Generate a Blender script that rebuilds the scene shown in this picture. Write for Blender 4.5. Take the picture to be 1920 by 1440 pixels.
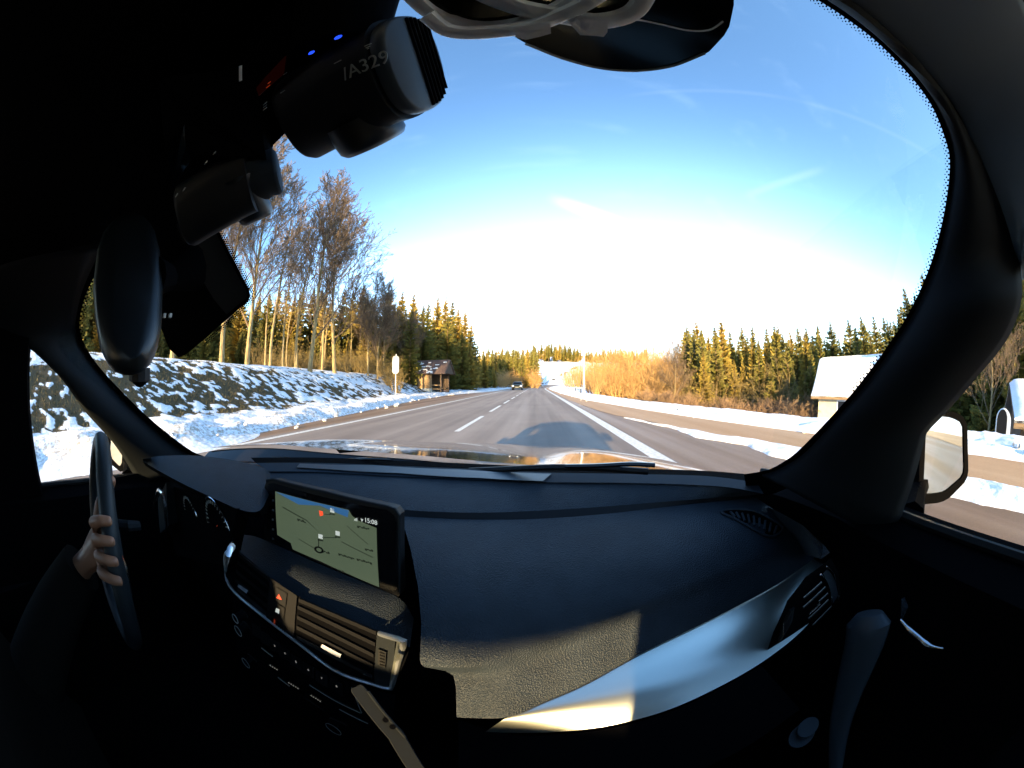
import bpy, bmesh, math, random
import numpy as np
from mathutils import Vector, Matrix, Quaternion
from mathutils.bvhtree import BVHTree

for o in list(bpy.data.objects):
    bpy.data.objects.remove(o)
scene = bpy.context.scene
COL = scene.collection
RNG = random.Random(7)
R = math.radians

# ------------------------------------------------------------------ camera
F_PX = 540.0                    # pixels per radian on the 1920 px wide frame (equidistant fisheye)
YAW = R(4.88)                   # camera aims a little left of the travel direction
CAM = Vector((0.0, 0.0, 1.12))
cd = bpy.data.cameras.new('camera')
cd.type = 'PANO'
cd.panorama_type = 'FISHEYE_LENS_POLYNOMIAL'
cd.sensor_width = 36.0
cd.sensor_height = 27.0
cd.sensor_fit = 'HORIZONTAL'
cd.fisheye_fov = R(270)
cd.fisheye_polynomial_k0 = 0.0
cd.fisheye_polynomial_k1 = -1.0 / (F_PX * 36.0 / 1920.0)
cd.fisheye_polynomial_k2 = 0.0
cd.fisheye_polynomial_k3 = 0.0
cd.fisheye_polynomial_k4 = 0.0
cd.clip_start = 0.004
cd.clip_end = 6000
cam = bpy.data.objects.new('camera', cd)
COL.objects.link(cam)
cam.location = CAM
cam.rotation_euler = (R(90), 0, YAW)
scene.camera = cam

# ------------------------------------------------------------------ sky, sun, exposure
SUN_EL, SUN_AZ = R(9.5), R(7.2)          # low winter sun behind the car, slightly to its left
TO_SUN = Vector((-math.sin(SUN_AZ) * math.cos(SUN_EL), -math.cos(SUN_AZ) * math.cos(SUN_EL), math.sin(SUN_EL)))
world = bpy.data.worlds.new('World')
scene.world = world
world.use_nodes = True
wn, wl = world.node_tree.nodes, world.node_tree.links
wn.clear()
w_out = wn.new('ShaderNodeOutputWorld')
w_bg = wn.new('ShaderNodeBackground')
w_sky = wn.new('ShaderNodeTexSky')
w_sky.sky_type = 'NISHITA'
w_sky.sun_disc = False
w_sky.sun_elevation = SUN_EL
w_sky.sun_rotation = R(180) + SUN_AZ
w_sky.altitude = 900
w_sky.air_density = 1.0
w_sky.dust_density = 0.6
w_sky.ozone_density = 2.2
w_bg.inputs['Strength'].default_value = 0.14


def wmath(op, a, b=None, clamp=False):
    n = wn.new('ShaderNodeMath'); n.operation = op; n.use_clamp = clamp
    for i, v in enumerate((a, b)):
        if v is None:
            continue
        if isinstance(v, (int, float)):
            n.inputs[i].default_value = v
        else:
            wl.new(v, n.inputs[i])
    return n.outputs[0]


def wmix(fac, a, b):
    n = wn.new('ShaderNodeMix'); n.data_type = 'RGBA'
    wl.new(fac, n.inputs[0])
    for s, v in ((6, a), (7, b)):
        if isinstance(v, tuple):
            n.inputs[s].default_value = v + (1,)
        else:
            wl.new(v, n.inputs[s])
    return n.outputs[2]


w_tc = wn.new('ShaderNodeTexCoord')
w_hsv = wn.new('ShaderNodeHueSaturation')
w_hsv.inputs['Saturation'].default_value = 1.06
w_hsv.inputs['Value'].default_value = 1.26
wl.new(w_sky.outputs[0], w_hsv.inputs['Color'])


def w_angle(az, el):
    """cosine of the angle between the view ray and a fixed sky direction"""
    k = wn.new('ShaderNodeVectorMath'); k.operation = 'MULTIPLY'
    wl.new(w_tc.outputs['Generated'], k.inputs[0]); k.inputs[1].default_value = (1, 1, 3.4)
    q = wn.new('ShaderNodeVectorMath'); q.operation = 'NORMALIZE'
    wl.new(k.outputs[0], q.inputs[0])
    n = wn.new('ShaderNodeVectorMath'); n.operation = 'DOT_PRODUCT'
    wl.new(q.outputs[0], n.inputs[0])
    n.inputs[1].default_value = (math.sin(az) * math.cos(el), math.cos(az) * math.cos(el), math.sin(el))
    return n.outputs['Value']


# bright thin haze in front of the car
w_ramp = wn.new('ShaderNodeMapRange'); w_ramp.interpolation_type = 'SMOOTHSTEP'
w_ramp.inputs['From Min'].default_value = math.cos(R(82))
w_ramp.inputs['From Max'].default_value = math.cos(R(42))
wl.new(w_angle(R(10), R(0)), w_ramp.inputs['Value'])
w_haze = w_ramp.outputs[0]
# faint streaks of high cloud
w_map = wn.new('ShaderNodeMapping')
w_map.inputs['Rotation'].default_value = (0, R(18), R(24))
w_map.inputs['Scale'].default_value = (1.2, 9.0, 9.0)
wl.new(w_tc.outputs['Generated'], w_map.inputs[0])
w_noi = wn.new('ShaderNodeTexNoise')
w_noi.inputs['Scale'].default_value = 1.6
w_noi.inputs['Detail'].default_value = 5.0
wl.new(w_map.outputs[0], w_noi.inputs['Vector'])
w_st = wn.new('ShaderNodeMapRange'); w_st.interpolation_type = 'SMOOTHSTEP'
w_st.inputs['From Min'].default_value = 0.56
w_st.inputs['From Max'].default_value = 0.82
w_st.inputs['To Max'].default_value = 0.06
wl.new(w_noi.outputs[0], w_st.inputs['Value'])
c1 = wmix(w_st.outputs[0], w_hsv.outputs[0], (2.4, 3.2, 4.1))
# the sky brightens strongly towards the hazy part ahead
w_gain = wn.new('ShaderNodeVectorMath'); w_gain.operation = 'SCALE'
wl.new(c1, w_gain.inputs[0])
wl.new(wmath('ADD', wmath('MULTIPLY', w_haze, 1.7), 1.0), w_gain.inputs['Scale'])
c2 = wmix(wmath('MULTIPLY', wmath('POWER', w_haze, 1.6), 0.75), w_gain.outputs[0], (3.2, 3.5, 3.7))


def contrail(p, q, width, amount, base):
    """thin straight streak of ice cloud between two sky directions"""
    p, q = Vector(p).normalized(), Vector(q).normalized()
    nrm = p.cross(q).normalized(); mid = (p + q).normalized()
    d1 = wn.new('ShaderNodeVectorMath'); d1.operation = 'DOT_PRODUCT'
    wl.new(w_tc.outputs['Generated'], d1.inputs[0]); d1.inputs[1].default_value = nrm
    d2 = wn.new('ShaderNodeVectorMath'); d2.operation = 'DOT_PRODUCT'
    wl.new(w_tc.outputs['Generated'], d2.inputs[0]); d2.inputs[1].default_value = mid
    r1 = wn.new('ShaderNodeMapRange'); r1.interpolation_type = 'SMOOTHSTEP'
    r1.inputs['From Min'].default_value = width; r1.inputs['From Max'].default_value = 0.0
    wl.new(wmath('ABSOLUTE', d1.outputs['Value']), r1.inputs['Value'])
    r2 = wn.new('ShaderNodeMapRange'); r2.interpolation_type = 'SMOOTHSTEP'
    ha = p.angle(q) / 2
    r2.inputs['From Min'].default_value = math.cos(ha * 1.25); r2.inputs['From Max'].default_value = math.cos(ha * .5)
    wl.new(d2.outputs['Value'], r2.inputs['Value'])
    f = wmath('MULTIPLY', wmath('MULTIPLY', r1.outputs[0], r2.outputs[0]), amount)
    return wmix(f, base, (4.2, 4.6, 4.9))


def sky_dir(px, py):
    dx, dy = px - 960.0, py - 720.0
    r = math.hypot(dx, dy); t = r / F_PX
    v = (math.sin(t) * dx / r, math.cos(t), -math.sin(t) * dy / r)
    c, s = math.cos(YAW), math.sin(YAW)
    return (v[0] * c - v[1] * s, v[0] * s + v[1] * c, v[2])


c2 = contrail(sky_dir(1045, 376), sky_dir(1250, 462), 0.030, 0.35, c2)
c2 = contrail(sky_dir(1540, 318), sky_dir(1400, 366), 0.018, 0.06, c2)
c2 = contrail(sky_dir(1500, 190), sky_dir(1760, 300), 0.010, 0.022, c2)
c2 = contrail(sky_dir(1190, 178), sky_dir(1480, 185), 0.010, 0.022, c2)
wl.new(c2, w_bg.inputs['Color'])
wl.new(w_bg.outputs[0], w_out.inputs['Surface'])

sl = bpy.data.lights.new('sun', 'SUN')
sl.energy = 5.0
sl.angle = R(0.7)
sl.color = (1.0, 0.72, 0.36)
sun = bpy.data.objects.new('sun', sl)
COL.objects.link(sun)
sun.rotation_euler = (-TO_SUN).to_track_quat('-Z', 'Y').to_euler()
sun.location = (0, -30, 30)

scene.view_settings.view_transform = 'Standard'
scene.view_settings.look = 'None'
scene.view_settings.gamma = 1.0
scene.view_settings.exposure = 2.0
scene.render.engine = 'CYCLES'
cy = scene.cycles
cy.max_bounces = 6
cy.diffuse_bounces = 2
cy.use_adaptive_sampling = True
cy.adaptive_threshold = 0.025
cy.glossy_bounces = 3
cy.transparent_max_bounces = 24
cy.use_light_tree = False
cy.debug_use_spatial_splits = True
cy.caustics_reflective = False
cy.caustics_refractive = False
cy.use_denoising = True
try:
    cy.denoiser = 'OPENIMAGEDENOISE'
except Exception:
    pass


# ------------------------------------------------------------------ helpers
def ray(px, py):
    """unit world direction seen at a point of the 1920x1440 frame"""
    dx, dy = px - 960.0, py - 720.0
    r = math.hypot(dx, dy)
    t = r / F_PX
    if r < 1e-6:
        v = (0.0, 1.0, 0.0)
    else:
        v = (math.sin(t) * dx / r, math.cos(t), -math.sin(t) * dy / r)
    c, s = math.cos(YAW), math.sin(YAW)
    return Vector((v[0] * c - v[1] * s, v[0] * s + v[1] * c, v[2]))


def P(px, py, x=None, y=None, z=None, d=None):
    """world point along that direction with one coordinate (relative to the camera) or the distance fixed"""
    v = ray(px, py)
    if d is not None:
        s = d
    elif x is not None:
        s = x / v.x
    elif y is not None:
        s = y / v.y
    else:
        s = z / v.z
    return CAM + v * s


def P_plane(px, py, p0, n):
    v = ray(px, py)
    p0, n = Vector(p0), Vector(n)
    return CAM + v * (p0.dot(n) / v.dot(n))


def ws_y(x, z):
    """windscreen surface, relative to the camera"""
    return 0.55 - 0.18 * ((x + 0.3) / 0.68) ** 2 - (z + 0.165) / 0.82


def P_ws(px, py, off=0.0):
    v = ray(px, py)
    lo, hi = 0.0, 0.01
    g = lambda t: v.y * t - ws_y(v.x * t, v.z * t)
    while g(hi) < 0 and hi < 4:
        lo = hi; hi += 0.01
    for _ in range(30):
        m = (lo + hi) / 2
        if g(m) < 0: lo = m
        else: hi = m
    return CAM + v * (lo - off)


def lerp(a, b, t):
    return a + (b - a) * t


def resample(pts, n, closed=False, smooth=True):
    """n points spread evenly along a Catmull-Rom (or straight) line through pts"""
    pts = [Vector(p) for p in pts]
    if closed:
        pts = pts + [pts[0]]
    fine = []
    m = len(pts)
    for i in range(m - 1):
        if closed:
            p0 = pts[i - 1] if i > 0 else pts[-2]
            p3 = pts[i + 2] if i + 2 < m else pts[1]
        else:
            p0 = pts[i - 1] if i > 0 else pts[0]
            p3 = pts[i + 2] if i + 2 < m else pts[-1]
        p1, p2 = pts[i], pts[i + 1]
        for k in range(12):
            t = k / 12
            if smooth:
                a = 2 * p1; b = p2 - p0
                c = 2 * p0 - 5 * p1 + 4 * p2 - p3
                d = -p0 + 3 * p1 - 3 * p2 + p3
                fine.append(0.5 * (a + b * t + c * t * t + d * t ** 3))
            else:
                fine.append(p1.lerp(p2, t))
    fine.append(pts[-1])
    L = [0.0]
    for a, b in zip(fine, fine[1:]):
        L.append(L[-1] + (b - a).length)
    tot = L[-1]
    out = []
    j = 0
    cnt = n if not closed else n + 1
    for i in range(cnt):
        s = tot * i / (cnt - 1)
        while j < len(L) - 2 and L[j + 1] < s:
            j += 1
        seg = L[j + 1] - L[j]
        out.append(fine[j].lerp(fine[j + 1], (s - L[j]) / seg if seg > 1e-9 else 0))
    return out[:-1] if closed else out


class MB:
    def __init__(self):
        self.v, self.f = [], []

    def add(self, verts, faces):
        o = len(self.v)
        self.v += [tuple(p) for p in verts]
        self.f += [tuple(i + o for i in f) for f in faces]

    def grid(self, rows, close_u=False):
        n = len(rows[0])
        o = len(self.v)
        for r in rows:
            self.v += [tuple(p) for p in r]
        for j in range(len(rows) - 1):
            for i in range(n if close_u else n - 1):
                a = o + j * n + i; b = o + j * n + (i + 1) % n
                self.f.append((a, b, b + n, a + n))
        return self

    def box(self, c, s, rot=None):
        c = Vector(c)
        vs = []
        for dz in (-.5, .5):
            for dy in (-.5, .5):
                for dx in (-.5, .5):
                    p = Vector((dx * s[0], dy * s[1], dz * s[2]))
                    vs.append(c + (rot @ p if rot is not None else p))
        self.add(vs, [(0, 2, 3, 1), (4, 5, 7, 6), (0, 1, 5, 4), (2, 6, 7, 3), (0, 4, 6, 2), (1, 3, 7, 5)])
        return self

    def tube(self, path, rad, n=8, caps=True, flat=None):
        """flat = (normal, factor): squash the section along a direction"""
        path = [Vector(p) for p in path]
        if not hasattr(rad, '__len__'):
            rad = [rad] * len(path)
        o = len(self.v)
        t0 = (path[1] - path[0]).normalized()
        up = Vector((0, 0, 1)) if abs(t0.z) < 0.9 else Vector((1, 0, 0))
        nx = t0.cross(up).normalized()
        for i, p in enumerate(path):
            t = (path[min(i + 1, len(path) - 1)] - path[max(i - 1, 0)])
            if t.length < 1e-9: t = t0
            t.normalize()
            nx = (nx - t * nx.dot(t))
            if nx.length < 1e-6: nx = t.orthogonal()
            nx.normalize()
            ny = t.cross(nx)
            for k in range(n):
                a = 2 * math.pi * k / n
                q = (nx * math.cos(a) + ny * math.sin(a)) * rad[i]
                if flat:
                    q = q - flat[0] * q.dot(flat[0]) * (1 - flat[1])
                self.v.append(tuple(p + q))
        m = len(path)
        for j in range(m - 1):
            for k in range(n):
                a = o + j * n + k; b = o + j * n + (k + 1) % n
                self.f.append((a, b, b + n, a + n))
        if caps:
            self.f.append(tuple(o + k for k in reversed(range(n))))
            self.f.append(tuple(o + (m - 1) * n + k for k in range(n)))
        return self

    def prism(self, front, back):
        n = len(front)
        o = len(self.v)
        self.v += [tuple(p) for p in front] + [tuple(p) for p in back]
        self.f.append(tuple(o + i for i in range(n)))
        self.f.append(tuple(o + n + i for i in reversed(range(n))))
        for i in range(n):
            j = (i + 1) % n
            self.f.append((o + i, o + n + i, o + n + j, o + j))
        return self

    def disc(self, c, nrm, r, th, n=24):
        c, nrm = Vector(c), Vector(nrm).normalized()
        a = nrm.orthogonal().normalized(); b = nrm.cross(a)
        ring = [c + (a * math.cos(2 * math.pi * k / n) + b * math.sin(2 * math.pi * k / n)) * r for k in range(n)]
        return self.prism([p + nrm * th for p in ring], ring)

    def torus(self, c, nrm, r, t, n=32, m=8, a0=0, a1=2 * math.pi, ax=None):
        c, nrm = Vector(c), Vector(nrm).normalized()
        a = Vector(ax).normalized() if ax is not None else nrm.orthogonal().normalized()
        b = nrm.cross(a)
        full = abs(a1 - a0 - 2 * math.pi) < 1e-6
        rows = []
        for i in range(n + (0 if full else 1)):
            ph = a0 + (a1 - a0) * i / n
            d = a * math.cos(ph) + b * math.sin(ph)
            rows.append([c + d * (r + t * math.cos(2 * math.pi * k / m)) + nrm * t * math.sin(2 * math.pi * k / m) for k in range(m)])
        if full: rows.append(rows[0])
        return self.grid(rows, close_u=True)

    def bvh(self):
        return BVHTree.FromPolygons([Vector(p) for p in self.v], self.f)


def mesh_from(name, mb, mat, smooth=True, angle=35, off=(0, 0, 0)):
    me = bpy.data.meshes.new(name)
    off = Vector(off)
    vs = mb.v if off.length == 0 else [(p[0] - off.x, p[1] - off.y, p[2] - off.z) for p in mb.v]
    me.from_pydata(vs, [], mb.f)
    me.update()
    if mat is not None:
        me.materials.append(mat)
    if smooth and len(me.polygons):
        me.polygons.foreach_set('use_smooth', [True] * len(me.polygons))
        me.set_sharp_from_angle(angle=R(angle))
    return me


ORIGIN = {}


def obj(name, mb, mat, parent=None, smooth=True, angle=35, recalc=False):
    """one mesh object; world-space vertices unless the parent has no recorded origin"""
    off = ORIGIN.get(parent.name, Vector((0, 0, 0))) if parent is not None else Vector((0, 0, 0))
    me = mb if isinstance(mb, bpy.types.Mesh) else mesh_from(name, mb, mat, smooth, angle, off)
    if recalc:
        bm = bmesh.new(); bm.from_mesh(me)
        bmesh.ops.recalc_face_normals(bm, faces=bm.faces)
        bm.to_mesh(me); bm.free()
    o = bpy.data.objects.new(name, me)
    COL.objects.link(o)
    if parent is not None:
        o.parent = parent
        ORIGIN[o.name] = off
    return o


def tag(o, label, cat, group=None, kind=None):
    if label: o['label'] = label
    if cat: o['category'] = cat
    if group: o['group'] = group
    if kind: o['kind'] = kind
    return o


def thing(name, loc, label, cat, group=None):
    o = bpy.data.objects.new(name, None)
    o.empty_display_size = 0.2
    COL.objects.link(o)
    o.location = loc
    ORIGIN[o.name] = Vector(loc)
    return tag(o, label, cat, group)


def struct(name, mb, mat, **k):
    o = obj(name, mb, mat, **k)
    o['kind'] = 'structure'
    return o


def text(name, body, size, p, xdir, ydir, mat, parent, extrude=0.0002, align='CENTER'):
    c = bpy.data.curves.new(name + '_outline', 'FONT')
    c.body = body; c.size = size; c.align_x = align; c.align_y = 'CENTER'
    c.extrude = extrude
    c.materials.append(mat)
    tmp = bpy.data.objects.new(name + '_outline', c)
    me_ = bpy.data.meshes.new_from_object(tmp)
    bpy.data.objects.remove(tmp)
    o = bpy.data.objects.new(name, me_)
    COL.objects.link(o)
    o.parent = parent
    xd = Vector(xdir).normalized(); zd = xd.cross(Vector(ydir)).normalized(); yd = zd.cross(xd)
    m = Matrix((xd, yd, zd)).transposed().to_4x4()
    m.translation = Vector(p) - ORIGIN.get(parent.name, Vector((0, 0, 0)))
    o.matrix_local = m
    return o


# ------------------------------------------------------------------ materials
def mat_new(name):
    m = bpy.data.materials.new(name)
    m.use_nodes = True
    nt = m.node_tree
    return m, nt.nodes, nt.links, nt.nodes['Principled BSDF']


def mat(name, col, rough=0.6, metal=0.0, spec=0.5, col2=None, scale=8.0, detail=4.0, bump=0.0, bscale=None,
        coat=0.0, emit=None, estr=0.0, voronoi=False, bdist=0.01, aniso=0.0, stretch=None, world_pos=False, sheen=0.0):
    m, n, l, b = mat_new(name)
    b.inputs['Base Color'].default_value = tuple(col) + (1,)
    b.inputs['Roughness'].default_value = rough
    b.inputs['Metallic'].default_value = metal
    b.inputs['Specular IOR Level'].default_value = spec
    b.inputs['Coat Weight'].default_value = coat
    b.inputs['Coat Roughness'].default_value = 0.03
    b.inputs['Anisotropic'].default_value = aniso
    b.inputs['Sheen Weight'].default_value = sheen
    if emit:
        b.inputs['Emission Color'].default_value = tuple(emit) + (1,)
        b.inputs['Emission Strength'].default_value = estr
    if col2 is not None or bump:
        if world_pos:
            vec = n.new('ShaderNodeNewGeometry').outputs['Position']
        else:
            vec = n.new('ShaderNodeTexCoord').outputs['Object']
        if stretch:
            mp = n.new('ShaderNodeMapping'); mp.inputs['Scale'].default_value = stretch
            l.new(vec, mp.inputs[0]); vec = mp.outputs[0]
    if col2 is not None:
        t = n.new('ShaderNodeTexNoise')
        t.inputs['Scale'].default_value = scale; t.inputs['Detail'].default_value = detail
        l.new(vec, t.inputs['Vector'])
        rp = n.new('ShaderNodeMapRange'); rp.interpolation_type = 'SMOOTHSTEP'
        rp.inputs['From Min'].default_value = 0.35; rp.inputs['From Max'].default_value = 0.65
        l.new(t.outputs[0], rp.inputs['Value'])
        mx = n.new('ShaderNodeMix'); mx.data_type = 'RGBA'
        mx.inputs[6].default_value = tuple(col) + (1,); mx.inputs[7].default_value = tuple(col2) + (1,)
        l.new(rp.outputs[0], mx.inputs[0]); l.new(mx.outputs[2], b.inputs['Base Color'])
    if bump:
        if voronoi:
            t = n.new('ShaderNodeTexVoronoi'); t.feature = 'F1'
            t.inputs['Scale'].default_value = bscale or scale
            h = t.outputs['Distance']
        else:
            t = n.new('ShaderNodeTexNoise')
            t.inputs['Scale'].default_value = bscale or scale; t.inputs['Detail'].default_value = 6
            h = t.outputs[0]
        l.new(vec, t.inputs['Vector'])
        bp = n.new('ShaderNodeBump'); bp.inputs['Strength'].default_value = bump; bp.inputs['Distance'].default_value = bdist
        l.new(h, bp.inputs['Height']); l.new(bp.outputs[0], b.inputs['Normal'])
    return m


def glass_mat(name, tint=(1, 1, 1), refl=0.05):
    m = bpy.data.materials.new(name); m.use_nodes = True
    n, l = m.node_tree.nodes, m.node_tree.links
    n.clear()
    o = n.new('ShaderNodeOutputMaterial'); t = n.new('ShaderNodeBsdfTransparent'); g = n.new('ShaderNodeBsdfGlossy')
    g.inputs['Roughness'].default_value = 0.02
    t.inputs['Color'].default_value = tuple(tint) + (1,)
    lw = n.new('ShaderNodeLayerWeight'); lw.inputs['Blend'].default_value = 0.25
    mr = n.new('ShaderNodeMapRange')
    mr.inputs['To Min'].default_value = refl * 0.3; mr.inputs['To Max'].default_value = refl * 4
    l.new(lw.outputs['Fresnel'], mr.inputs['Value'])
    mx = n.new('ShaderNodeMixShader')
    l.new(mr.outputs[0], mx.inputs[0]); l.new(t.outputs[0], mx.inputs[1]); l.new(g.outputs[0], mx.inputs[2])
    l.new(mx.outputs[0], o.inputs['Surface'])
    return m


M = {}
M['black'] = mat('black_plastic', (0.006, 0.006, 0.007), 0.55, spec=0.18, bump=0.1, bscale=900, bdist=0.0004)
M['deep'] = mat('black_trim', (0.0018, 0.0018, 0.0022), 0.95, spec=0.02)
M['gloss'] = mat('gloss_black', (0.004, 0.004, 0.005), 0.12, spec=0.35)
M['dash'] = mat('dash_leather', (0.0165, 0.023, 0.031), 0.55, spec=0.22, col2=(0.0125, 0.0175, 0.024), scale=30, bump=0.75, bscale=560, bdist=0.0013, voronoi=True)
M['shelf'] = mat('dash_shelf_plastic', (0.016, 0.022, 0.030), 0.8, spec=0.12, bump=0.2, bscale=900, bdist=0.0005)
M['strip'] = mat('smooth_dash_strip', (0.030, 0.042, 0.052), 0.45, spec=0.3)
M['pillar'] = mat('pillar_trim', (0.006, 0.008, 0.010), 0.75, spec=0.15, bump=0.15, bscale=700, bdist=0.0005)
M['edge_trim'] = mat('pale_roof_trim', (0.24, 0.30, 0.34), 0.95, spec=0.1, bump=0.3, bscale=900, bdist=0.0005)
M['liner'] = mat('headliner_fabric', (0.06, 0.065, 0.07), 0.95, spec=0.1, bump=0.3, bscale=900, bdist=0.0005)
M['alu'] = mat('brushed_aluminium', (0.82, 0.85, 0.76), 0.34, metal=1.0, bump=0.06, bscale=60, stretch=(1.5, 40, 40), bdist=0.001)
M['chrome'] = mat('satin_chrome', (0.75, 0.76, 0.78), 0.18, metal=1.0)
M['rubber'] = mat('black_rubber', (0.008, 0.008, 0.008), 0.7, spec=0.2)
M['paint'] = mat('dark_car_paint', (0.005, 0.006, 0.008), 0.12, spec=0.5, coat=0.7)
M['mirror'] = mat('mirror_glass', (0.78, 0.80, 0.80), 0.015, metal=1.0)
M['glass'] = glass_mat('windscreen_glass', (0.97, 0.985, 0.98), 0.03)
M['white'] = mat('white_plastic', (0.86, 0.87, 0.88), 0.4, bump=0.05, bscale=200)
M['print'] = mat('grey_print', (0.35, 0.34, 0.30), 0.6)
M['skin'] = mat('skin', (0.27, 0.115, 0.06), 0.5, bump=0.1, bscale=300, bdist=0.0005)
M['cloth'] = mat('dark_cloth', (0.006, 0.005, 0.004), 0.95, spec=0.05)
M['led_blue'] = mat('blue_lamp', (0.0, 0.01, 0.2), 0.5, emit=(0.02, 0.08, 1.0), estr=0.35)
M['led_red'] = mat('red_print', (0.35, 0.03, 0.01), 0.6, emit=(1.0, 0.1, 0.02), estr=0.05)
# ------------------------------------------------------------------ terrain
def _hash(i, j, s):
    n = (i * 374761393 + j * 668265263 + s * 974634777) & 0x7fffffff
    n = ((n ^ (n >> 13)) * 1274126177) & 0x7fffffff
    n = n ^ (n >> 16)
    return (n & 0xffff) / 65535.0


def vnoise(x, y, s=0):
    x = np.asarray(x, float); y = np.asarray(y, float)
    i = np.floor(x).astype(np.int64); j = np.floor(y).astype(np.int64)
    fx = x - i; fy = y - j
    fx = fx * fx * (3 - 2 * fx); fy = fy * fy * (3 - 2 * fy)
    a = _hash(i, j, s); b = _hash(i + 1, j, s); c = _hash(i, j + 1, s); d = _hash(i + 1, j + 1, s)
    return (a * (1 - fx) + b * fx) * (1 - fy) + (c * (1 - fx) + d * fx) * fy


def fbm(x, y, s=0, o=4):
    t, a, w = 0.0, 0.5, 0.0
    for k in range(o):
        t = t + a * vnoise(x * 2 ** k + 17.3 * k, y * 2 ** k - 9.1 * k, s + k); w += a; a *= 0.5
    return t / w


def sstep(a, b, x):
    t = np.clip((np.asarray(x, float) - a) / (b - a), 0, 1)
    return t * t * (3 - 2 * t)


def road_x(y):
    return 0.0016 * np.clip(np.asarray(y, float) - 58, 0, 400) ** 2


def road_z(y):
    return 0.00016 * np.clip(np.asarray(y, float) - 75, 0, 400) ** 2


XB_Y = [-60, -20, 0, 4, 8, 12, 20, 30, 45, 70, 400]
XB_X = [12.0, 8.6, 7.1, 6.3, 5.3, 4.5, 3.25, 2.75, 2.55, 2.5, 2.5]


def right_edge(y):
    return np.interp(np.asarray(y, float), XB_Y, XB_X)


XA_Y = [-60, 0, 6, 12, 20, 27, 34, 45, 400]
XA_X = [-5.5, -5.5, -6.2, -7.1, -8.2, -8.6, -7.8, -6.4, -6.2]


def left_edge(y):
    return np.interp(np.asarray(y, float), XA_Y, XA_X)


def height(x, y, detail=True):
    x = np.asarray(x, float); y = np.asarray(y, float)
    u = x - road_x(y)
    base = road_z(y)
    xb, xa = right_edge(y), left_edge(y)
    h = np.full(np.broadcast(x, y).shape, -0.06)
    # right: ploughed snow rim, then the ground falls away
    r = u - xb
    lump = fbm(x * 1.1, y * 1.1, 3, 5)
    rim = 0.22 * sstep(0.0, 0.55, r) * (0.7 + 0.6 * lump) * (1 - 0.55 * sstep(1.6, 4.5, r))
    fall = -2.1 * sstep(2.5, 12, r) * sstep(0, 6, 60 - y)
    h = np.where(r > -0.15, -0.06 + rim * sstep(-0.15, 0.1, r) + fall, h)
    # left: slush rim and the grassy bank
    l = xa - u
    lump2 = fbm(x * 1.3, y * 0.9, 11, 5)
    k = 1 - 0.80 * sstep(23, 36, y)
    rim2 = 0.34 * sstep(0.0, 0.7, l) * (0.25 + 1.2 * lump2) * (1 - 0.7 * sstep(1.0, 2.4, l))
    bank = 1.95 * k * sstep(1.0, 6.4, l) ** 0.85 + 0.5 * sstep(7, 30, l) * k
    h = np.where(l > -0.15, -0.06 + rim2 * sstep(-0.15, 0.1, l) + bank, h)
    # hills
    far = 15.5 * sstep(140, 275, y + 0.15 * x) + 30 * sstep(300, 1500, np.hypot(x, y)) * fbm(x / 320, y / 320, 5, 3)
    side = 6.0 * sstep(40, 140, l) + 2.0 * sstep(45, 200, r)
    h = h + base + far * sstep(8, 40, np.abs(u) + 8 + np.clip(y - 120, 0, 40)) + side
    if detail:
        b = sstep(1.3, 2.6, l) * (1 - sstep(9, 14, l))
        g = grass_amount(x, y)
        h = h + b * (1 - g) * (0.025 + 0.035 * fbm(x * 4, y * 4, 9, 3))
        h = h + sstep(0.2, 1.0, l) * (1 - sstep(1.6, 2.6, l)) * 0.10 * (fbm(x * 5, y * 3, 29, 3) - .4)
        h = h + sstep(0.1, .5, r) * (1 - sstep(3, 6, r)) * 0.09 * (fbm(x * 3.2, y * 3.2, 21, 4) - .45)
    return h


def grass_amount(x, y):
    """0 = snow, 1 = bare grass; only the bank thaws out in patches"""
    x = np.asarray(x, float); y = np.asarray(y, float)
    l = left_edge(y) - (x - road_x(y))
    band = sstep(1.6, 3.0, l) * (1 - sstep(4.9, 6.3, l))
    big = fbm(x * 0.42 + 3, y * 0.20, 41, 3)
    wx = x + .35 * fbm(x * 1.7, y * 1.7, 51, 2); wy = y + .5 * fbm(x * 1.5 + 9, y * 1.5, 53, 2)
    fine = fbm(wx * 4.2 + wy * 2.6, wy * 4.4 - wx * 2.0, 43, 5)
    v = fine + 0.5 * (big - 0.5) + 0.12 * (band - 0.75)
    g = sstep(0.505, 0.585, v) * sstep(1.3, 2.4, l) * (1 - sstep(5.6, 6.6, l))
    rare = sstep(0.68, 0.74, fine) * sstep(7.5, 9, l) * 0.8
    r = (x - road_x(y)) - right_edge(y)
    rr = sstep(0.66, 0.72, fbm(x * 0.6, y * 0.25, 77, 3)) * sstep(1.8, 2.6, r) * (1 - sstep(5, 8, r))
    return np.clip(np.maximum(np.maximum(g, rare), rr), 0, 1)


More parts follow.
